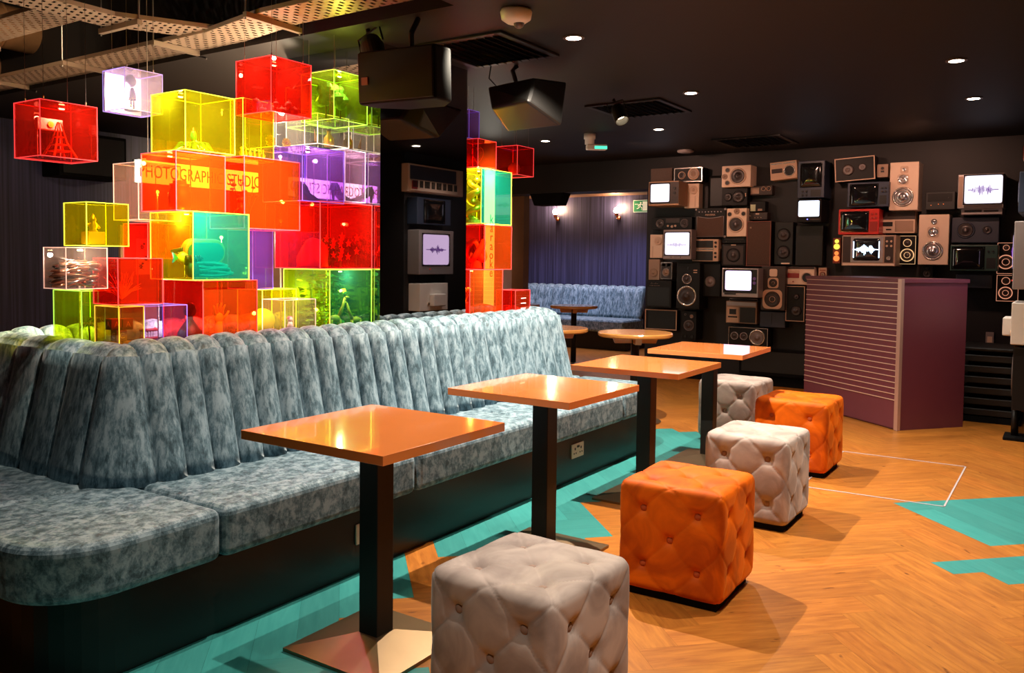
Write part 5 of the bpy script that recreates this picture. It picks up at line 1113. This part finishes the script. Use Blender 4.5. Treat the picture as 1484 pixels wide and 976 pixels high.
# ------------------------------------------------------------------ alcove wall
t = thing('exit_sign', 'green exit sign with running man on the indigo wall', 'sign', (11.97, 5.575, 2.07), -PI/2)
MB().box(-.14, .14, 0, .03, 0, .19).build('border', 'exit_white', t, bevel=.003)
MB().box(-.13, .13, -.003, .001, .01, .18).build('panel', 'exit_green', t)
MB().box(.02, .10, -.005, -.002, .025, .165).build('doorway', 'exit_white', t)
f = MB().ball((-.01, -.006, .145), .013, 10, (1, .3, 1))
for pts in ([(-.012, -.006, .13), (-.02, -.006, .09)], [(-.012, -.006, .125), (.02, -.006, .115), (.03, -.006, .095)], [(-.014, -.006, .125), (-.045, -.006, .11), (-.055, -.006, .09)], [(-.02, -.006, .09), (.01, -.006, .07), (.005, -.006, .035)], [(-.02, -.006, .09), (-.045, -.006, .065), (-.075, -.006, .055)]): f.tube(pts, .007, 6)
f.build('running_man', 'exit_white', t)
MB().box(-.11, -.05, -.005, -.002, .12, .13).build('arrow', 'exit_white', t)
def sconce(y, lab):
    t = thing('wall_lamp', lab, 'wall lamp', (12.0, y, 2.02), -PI/2, group='copper wall lamps')
    MB().lathe([(0, 0), (.035, 0), (.035, -.02), (0, -.02)], (0, 0, -.03), 'y', 18).build('wall_plate', 'copper', t, smooth=True)
    MB().tube([(0, -.01, -.03), (0, -.07, -.03), (0, -.09, 0)], .008, 8).build('arm', 'copper', t, smooth=True)
    MB().lathe([(0, -.03), (.024, -.03), (.03, .02), (.03, .03), (0, .03)], (0, -.09, .015), 'z', 16).build('lamp_holder', 'copper', t, smooth=True)
    MB().ball((0, -.09, .085), .045, 16, (1, 1, 1.15)).build('bulb', 'bulb_glow', t, smooth=True)
sconce(7.08, 'copper wall lamp with glowing bulb, left one over the alcove booth'); sconce(5.97, 'copper wall lamp with glowing bulb, right one beside the exit sign')
t = thing('wall_speaker', 'black loudspeaker tucked under the dark beam at the alcove opening', 'speaker', (9.02, 5.50, 2.0), -PI/2)
MB().add([(-.25, 0, .16), (.25, 0, .16), (.18, 0, 0), (-.18, 0, 0), (-.25, .2, .16), (.25, .2, .16), (.18, .2, 0), (-.18, .2, 0)], [(0, 1, 2, 3), (7, 6, 5, 4), (0, 4, 5, 1), (1, 5, 6, 2), (2, 6, 7, 3), (3, 7, 4, 0)]).build('housing', 'matt_black', t, bevel=.01)

# ------------------------------------------------------------------ things on and under the ceiling
def downlight(x, y, lab, z=2.5):
    t = thing('ceiling_downlight', lab, 'downlight', (x, y, z), group='recessed ceiling downlights')
    MB().lathe([(.041, -.007), (.058, -.006), (.058, 0), (.041, 0), (.041, -.007)], n=28, caps=False).build('trim_ring', 'grey_metal', t)
    MB().lathe([(0, -.006), (.040, -.006), (.040, -.001), (0, -.001)], n=20).build('lamp', 'lamp_glow', t)
for (x, y, lab) in ((3.95, 2.25, 'brightest ceiling downlight, right of the white camera dome'), (5.65, 2.27, 'ceiling downlight to the right of the far track spotlight'),
                    (7.05, 3.13, 'small ceiling downlight below and left of the one by the track spotlight'), (7.19, 4.40, 'ceiling downlight just left of the green emergency light'),
                    (5.53, .605, 'ceiling downlight highest at the right over the counter'), (6.84, .631, 'ceiling downlight at the right, lower and farther of two over the counter'),
                    (11.1, 5.62, 'ceiling downlight in the alcove above the exit sign')): downlight(x, y, lab, 2.5 if x < 9.3 else 2.34)
t = thing('camera_dome', 'white security camera dome on the black ceiling at the top', 'camera', (3.38, 2.24, 2.5))
MB().lathe([(0, 0), (.072, 0), (.076, -.012), (.070, -.045), (.045, -.062), (0, -.064)], n=32).build('housing', 'white_plastic', t, smooth=True)
MB().ball((0.01, -.01, -.062), .026, 16).build('lens_dome', 'grey_metal', t, smooth=True)
def vent(x, y, s, lab):
    t = thing('ceiling_vent', lab, 'vent', (x, y, 2.5), group='black ceiling vents'); b = MB()
    b.box(-s, s, -s, -s+.04, -.014, 0).box(-s, s, s-.04, s, -.014, 0).box(-s, -s+.04, -s+.04, s-.04, -.014, 0).box(s-.04, s, -s+.04, s-.04, -.014, 0).build('frame', 'black_box', t, bevel=.003)
    b = MB(); M0 = Matrix.Rotation(.6, 4, 'X')
    for k in range(9): yy = -s+.08+k*(2*s-.16)/8; b.box(-s+.04, s-.04, -.02, .02, -.001, .001, Matrix.Translation((0, yy, -.013)) @ M0)
    b.build('louvre', 'black_metal', t)
vent(3.93, 2.80, .30, 'square black ceiling vent behind the hanging wedge loudspeaker'); vent(6.02, 2.84, .31, 'square black ceiling vent beside the far track spotlight'); vent(8.2, 2.62, .33, 'square black ceiling vent above the equipment wall')
t = thing('smoke_detector', 'flat round detector on the ceiling above the wall of speakers', 'detector', (8.54, 3.476, 2.5)); MB().lathe([(0, 0), (.09, 0), (.085, -.02), (.05, -.03), (0, -.03)], n=28).build('housing', 'grey_plastic', t, smooth=True)
t = thing('emergency_light', 'white emergency light with green-lit panel on the ceiling', 'emergency light', (7.0, 3.80, 2.5), -.9)
MB().lathe([(0, 0), (.055, 0), (.055, -.05), (.045, -.055), (.045, -.10), (0, -.10)], n=20).build('mount', 'white_plastic', t, smooth=True)
MB().box(-.03, .16, -.045, .045, -.15, -.10).build('lamp_body', 'white_plastic', t, bevel=.01); MB().box(.04, .158, -.047, .046, -.145, -.118).build('lamp_panel', 'exit_lamp_green', t)
# big loudspeaker in front of the pillar
t = thing('grille_loudspeaker', 'big black grille-fronted loudspeaker hung under the ceiling before the pillar', 'loudspeaker', (3.06, 2.70, 2.06), 0, rot=(.05, .0, -PI/2+.12)); t.scale = (.9, .9, .9)
p = [(-.25, .0), (.24, .0), (.24, .16), (.12, .30), (-.12, .30), (-.25, .16)]
MB().prism(p, 0, .28).build('cabinet', 'matt_black', t, bevel=.012)
MB().box(-.24, .23, -.012, 0, .01, .27).build('grille', 'black_box', t, bevel=.004)
MB().box(-.215, -.175, -.018, -.012, .10, .14).build('badge', 'red_brown', t)
MB().tube([(0, .15, .27), (0, .15, .38), (0, .22, .47)], .016, 8).build('bracket', 'black_metal', t)
# wedge loudspeaker
t = thing('wedge_loudspeaker', 'black wedge loudspeaker tilted under the ceiling right of the pillar', 'loudspeaker', (4.35, 2.75, 2.30))
vs = [[-0.244, -0.161, 0.056], [-0.355, -0.187, -0.101], [0.079, -0.192, 0.087], [-0.035, -0.225, -0.197], [-0.233, 0.183, 0.039], [-0.304, 0.097, -0.11], [-0.007, 0.185, -0.2], [0.227, 0.212, 0.017]]
MB().add(vs, [(0, 1, 3, 2), (4, 5, 1, 0), (1, 5, 6, 3), (2, 3, 6, 7), (4, 7, 6, 5), (0, 2, 7, 4)]).build('cabinet', 'black_metal', t, bevel=.02, seg=3)
MB().tube([(0, .12, .08), (-.02, .14, .17), (.0, .12, .199)], .014, 8).build('bracket', 'black_metal', t); MB().tube([(-.05, .22, .06), (-.1, .26, .12), (-.08, .26, .199)], .005, 6).build('cable', 'black', t)
# track spotlights
def spotlight(loc, rot, lab, r, l):
    t = thing('track_spotlight', lab, 'spotlight', loc, 0, rot=rot, group='black ceiling spotlights')
    MB().lathe([(0, 0), (r*.8, 0), (r, -l*.3), (r, -l), (r*.9, -l), (r*.86, -l*.5), (0, -l*.5)], n=24).build('housing', 'black_metal', t, smooth=False)
    MB().lathe([(0, -l*.6), (r*.8, -l*.6), (r*.8, -l*.55), (0, -l*.55)], n=24).build('lens', 'spot_lens', t)
    b = MB().tube([(0, -r*1.15, -l*.3), (0, -r*1.15, l*.35), (0, r*1.15, l*.35), (0, r*1.15, -l*.3)], r*.10, 8); b.tube([(0, 0, l*.35), (0, 0, l*.55)], r*.2, 8); b.build('yoke', 'black_metal', t)
    return t
spotlight((3.24, 3.04, 2.43), (math.radians(-30), math.radians(18), 0), 'large black spotlight at the top aimed down at the cubes', .062, .16)
spotlight((5.4, 2.72, 2.40), (math.radians(-20), math.radians(28), .4), 'small black track spotlight beside the ceiling vent', .05, .13)
spotlight((3.30, 3.65, 2.34), (math.radians(20), math.radians(30), 0), 'small bright spotlight glaring between the yellow and red cubes', .03, .08)

t = thing('wall_speaker', 'black loudspeaker on the indigo wall beneath the hanging red cube', 'speaker', (4.35, 7.8, 2.02), 0)
MB().box(-.32, .32, -.3, -.001, 0, .40).build('cabinet', 'matt_black', t, bevel=.01); MB().box(-.29, .29, -.312, -.3, .03, .37).build('grille', 'black', t)
# cable trays, rods and round ducts in the open ceiling
def tray(pts, w, z, lab, rod):
    t = thing('cable_tray', lab, 'cable tray', (0, 0, 0), group='perforated cable trays')
    vs, fs, uvs = [], [], []; L_ = 0
    side = MB(); P_ = [Vector((*p, z)) for p in pts]; offs = []
    for i, p in enumerate(P_):
        d0 = (P_[i]-P_[i-1]).normalized() if i else (P_[1]-P_[0]).normalized(); d1 = (P_[i+1]-P_[i]).normalized() if i < len(P_)-1 else d0
        n0 = Vector((-d0.y, d0.x, 0)); n1 = Vector((-d1.y, d1.x, 0)); n = (n0+n1).normalized(); n = n/ max(.5, n.dot(n0)); offs.append(n*w/2)
    dist = [0]
    for i in range(1, len(P_)): dist.append(dist[-1]+(P_[i]-P_[i-1]).length)
    for i, p in enumerate(P_): vs += [p+offs[i], p-offs[i]]; uvs += [(w, dist[i]), (0, dist[i])]
    fs = [(2*i, 2*i+1, 2*i+3, 2*i+2) for i in range(len(P_)-1)]
    bed = MB().add(vs, fs).build('perforated_bed', 'perforated_tray', t)
    ul = bed.data.uv_layers.new(name='UVMap')
    for li, l in enumerate(bed.data.loops): ul.data[li].uv = uvs[l.vertex_index]
    sm = bed.modifiers.new('thick', 'SOLIDIFY'); sm.thickness = .0015
    for sg_ in (1, -1):
        pl_ = [p+offs[i]*sg_ for i, p in enumerate(P_)]; b = MB()
        for i in range(len(pl_)-1):
            d = (pl_[i+1]-pl_[i]).normalized(); n = Vector((-d.y, d.x, 0))*.002; a, c_ = pl_[i], pl_[i+1]; u = Vector((0, 0, .022))
            b.add([a-n, a+n, c_+n, c_-n, a-n+u, a+n+u, c_+n+u, c_-n+u], [(3, 2, 1, 0), (4, 5, 6, 7), (0, 1, 5, 4), (1, 2, 6, 5), (2, 3, 7, 6), (3, 0, 4, 7)])
        b.build('side_rail', 'tray_metal', t)
    for (x, y, ax) in rod:
        e = w/2+.06; a, c_ = ((x-e, y, z-.018), (x+e, y, z-.018)) if ax == 'x' else ((x, y-e, z-.018), (x, y+e, z-.018))
        b = MB(); q_ = .014
        if ax == 'x': b.box(x-e, x+e, y-q_, y+q_, z-.03, z-.003)
        else: b.box(x-q_, x+q_, y-e, y+e, z-.03, z-.003)
        b.build('support_channel', 'tray_metal', t)
        for p in (a, c_): MB().tube([(p[0]*.97+x*.03, p[1]*.97+y*.03, z-.04), (p[0]*.97+x*.03, p[1]*.97+y*.03, 3.4)], .004, 6).build('threaded_rod', 'cable', t)
tray([(2.96, 2.46), (2.96, 3.4), (3.05, 3.95), (3.05, 7.4)], .24, 2.53, 'long perforated cable tray crossing above the cube stack', [(2.96, 3.45, 'x'), (3.05, 4.35, 'x'), (3.05, 5.3, 'x'), (3.05, 6.3, 'x')])
tray([(1.0, 4.26), (2.55, 4.26), (3.0, 4.02)], .24, 2.545, 'perforated cable tray at the top left meeting the long tray', [(1.9, 4.26, 'y'), (2.62, 4.26, 'y')])
tray([(2.42, 4.42), (2.42, 6.9)], .24, 2.58, 'dim perforated cable tray running away at the far left', [(2.42, 5.5, 'x'), (2.42, 6.5, 'x')])
def duct(y, x0, x1, z, r, lab):
    t = thing('ventilation_duct', lab, 'duct', (0, 0, 0), group='round metal ducts')
    b = MB().tube([(x0, y, z), (x1, y, z)], r, 28); o = b.build('pipe', 'duct_metal', t, smooth=True)
    e = o.modifiers.new('split', 'EDGE_SPLIT'); e.split_angle = 1.
    k = x0+.25
    while k < x1: MB().lathe([(r, -.012), (r+.008, -.008), (r+.008, .008), (r, .012)], (k, y, z), 'x', 28).build('seam_ring', 'duct_metal', t, smooth=True); k += .38
    for xx in (x0+.4, x1-.3): MB().tube([(xx, y, z+r), (xx, y, 3.4)], .004, 5).build('hanger', 'cable', t)
duct(6.3, 1.2, 3.72, 2.91, .15, 'round copper-lit duct nearer the long cable tray at the top left')
duct(6.9, 1.2, 3.45, 2.72, .15, 'round copper-lit duct farther and lower at the top left')

# ------------------------------------------------------------------ lights
def spot(loc, target, power, color=(1., .86, .70), size=70, blend=.6, radius=.03):
    l = bpy.data.lights.new('spot_light', 'SPOT'); l.energy = power; l.color = color; l.spot_size = math.radians(size); l.spot_blend = blend; l.shadow_soft_size = radius
    o = bpy.data.objects.new('spot_light', l); COL.objects.link(o); o.location = loc
    o.rotation_euler = (Vector(target)-Vector(loc)).to_track_quat('-Z', 'Y').to_euler(); return o
def point(loc, power, color, r=.04):
    l = bpy.data.lights.new('lamp_light', 'POINT'); l.energy = power; l.color = color; l.shadow_soft_size = r
    o = bpy.data.objects.new('lamp_light', l); COL.objects.link(o); o.location = loc; return o
W = (1., .86, .70)
for (x, y, p) in ((1.97, 2.12, 110), (3.96, 2.26, 430), (5.66, 2.27, 300), (1.7, .3, 115), (3.6, .5, 180), (5.53, .605, 170), (6.84, .631, 80), (7.05, 3.13, 50), (7.19, 4.4, 40), (3.6, -1.3, 70), (.6, .7, 80)):
    spot((x, y, 2.485), (x, y, 0), p, W, {3.96: 124, 5.66: 126, 1.97: 92}.get(x, 100), 1., .012)
# spotlights for the cube display
for (loc, tg, p) in (((2.0, 2.3, 2.45), (2.15, 3.4, 1.45), 230), ((2.6, 2.3, 2.45), (2.6, 3.3, 1.6), 420), ((3.3, 2.3, 2.45), (3.2, 3.3, 1.6), 420), ((4.6, 2.3, 2.45), (4.75, 3.3, 1.5), 380)):
    spot(loc, tg, p, (1., .88, .68), 46, .9, .03)
spot((3.30, 3.65, 2.26), (2.5, 3.4, 1.2), 60, (1., .8, .55), 120, .8, .03)
spot((3.30, 3.65, 2.36), (2.7, 4.2, 2.9), 16, (1., .8, .55), 130, .8, .03)
spot((2.6, 4.9, 1.9), (2.8, 5.6, 2.9), 9, (1., .7, .42), 120, .8, .05)  # unseen warm fills, next lines too: added to brighten trays, rear wall, ceiling
for (x, y) in ((6.6, 5.6), (8.2, 5.9)): spot((x, y, 2.48), (x+.4, 7.8, 1.6), 200, (1., .72, .45), 120, .8, .05)
spot((4.9, 5.2, 1.1), (4.3, 5.0, 2.5), 150, (1., .65, .4), 130, .8, .1)
spot((2.3, 4.7, 2.75), (2.6, 6.5, 2.8), 45, (1., .72, .45), 100, .8, .05)
# small lamps added between the cubes to light the acrylic from behind
for i, (x, y, z, p) in enumerate(((2.16, 3.86, 1.25, 9), (2.58, 3.88, 1.64, 16), (2.95, 3.86, 1.42, 14), (3.36, 3.86, 1.9, 14), (4.80, 3.80, 1.42, 14), (2.72, 3.84, 1.0, 10), (3.30, 3.68, 1.12, 9), (3.24, 3.72, 1.52, 10))):
    t = thing('added_backlight', 'tiny bright lamp added on a thin rod behind the coloured cubes', 'lamp', (x, y, .896), group='tiny lamps added behind the cubes')
    MB().tube([(0, 0, 0), (0, 0, z-.9)], .004, 6).build('rod', 'cable', t); MB().lathe([(0, 0), (.03, 0), (.03, .006), (0, .006)], n=14).build('foot', 'black_metal', t)
    MB().ball((0, 0, z-.896), .009, 8).build('bulb', 'bulb_glow', t, smooth=True)
    point((x, y-.016, z), p, (1., .85, .62), .01)
for (k_, fx, fy, p) in (('teal', .12, .3, 7), ('yellowbig', .25, .5, 8), ('studioleft', .3, .6, 6), ('redtop', .5, .5, 7), ('rteal', .25, .3, 9), ('treebox', .45, .3, 6), ('spoons', .5, .3, 2.5), ('foliage', .4, .15, 6), ('rlow', .4, .4, 5), ('redhang', .6, .5, 2.5), ('violet', .5, .4, 4)):  # added to brighten the contents; only a few sit at visible bright spots
    x, y, z = inside(k_, fx, fy, CUBE[k_][6]-.012)
    t = thing('added_cube_lamp', 'tiny bright lamp added under the lid of ' + CUBE[k_][0]['label'].split(' ', 1)[0] + ' cube ' + {'teal': 'with the ski goggles', 'yellowbig': 'with the toy rocket', 'studioleft': 'before the studio sign', 'redtop': 'highest in the stack', 'rteal': 'with the golden dragon', 'treebox': 'with the two trees', 'spoons': 'full of spoons', 'foliage': 'with the giraffes', 'rlow': 'lowest right of the pillar', 'redhang': 'hanging at the far left', 'violet': 'with the shoes'}[k_], 'lamp', (x, y, z), group='tiny lamps added inside the cubes')
    MB().box(-.012, .012, -.006, .006, .002, .008).build('holder', 'silver_dim', t); MB().box(-.009, .009, -.004, .004, -.002, .002).build('bulb', 'bulb_glow', t)
    point((x, y, z-.02), p*.6, (1., .9, .7), .01)
point((2.234+.05, 3.6+.135, 2.07), 3.0, (1., .85, 1.), .02)  # added light with no fitting, inside the lilac-white cube
# alcove
for y in (7.08, 5.97): point((11.84, y, 2.16), 13, (1., .62, .35), .05)
spot((11.1, 5.62, 2.32), (11.2, 5.7, 0), 90, (.72, .72, 1.), 120, .8)
spot((10.6, 7.0, 2.32), (11.0, 7.0, 0), 90, (.72, .72, 1.), 120, .8)
spot((7.5, 1.3, 2.45), (7.5, .3, 1.2), 45, (1., .8, .7), 80, .8, .03)  # unseen spot added to brighten the gear on the side wall
# wash on the equipment wall
for y, p in ((3.7, 30), (2.2, 22), (1.1, 34)): spot((7.6, y, 2.45), (9.0, y, 1.5), p, (1., .52, .36), 110, .8, .05)
w = bpy.data.worlds.new('room_dark'); sc.world = w; w.use_nodes = True
w.node_tree.nodes['Background'].inputs[0].default_value = (1., .8, .65, 1); w.node_tree.nodes['Background'].inputs[1].default_value = .0

# ------------------------------------------------------------------ camera
F_PX, PITCH, ROLL, YAW, HGT, CYP = 1222.616, .0460, .0111, .5864, 1.3165, 432.93
l = Vector((math.cos(YAW)*math.cos(PITCH), math.sin(YAW)*math.cos(PITCH), -math.sin(PITCH)))
rt = Vector((math.sin(YAW), -math.cos(YAW), 0)); up = rt.cross(l)
r2 = rt*math.cos(ROLL)+up*math.sin(ROLL); u2 = -rt*math.sin(ROLL)+up*math.cos(ROLL)
cd = bpy.data.cameras.new('camera'); cam = bpy.data.objects.new('camera', cd); COL.objects.link(cam)
M = Matrix.Identity(4)
for i in range(3): M[i][0] = r2[i]; M[i][1] = u2[i]; M[i][2] = -l[i]
M[0][3], M[1][3], M[2][3] = 0, 0, HGT
cam.matrix_world = M
cd.sensor_fit = 'HORIZONTAL'; cd.sensor_width = 36; cd.lens = F_PX/1484*36; cd.shift_y = -(488-CYP)/1484; cd.clip_start = .05
sc.camera = cam
sc.view_settings.view_transform = 'Standard'; sc.view_settings.look = 'None'; sc.view_settings.gamma = 1; sc.view_settings.exposure = 0.3; sc.view_settings.use_curve_mapping = False
sc.cycles.transparent_max_bounces = 32; sc.cycles.max_bounces = 8; sc.cycles.diffuse_bounces = 3; sc.cycles.glossy_bounces = 4; sc.cycles.use_denoising = True
sc.cycles.caustics_reflective = False; sc.cycles.caustics_refractive = False; sc.cycles.sample_clamp_indirect = 4.
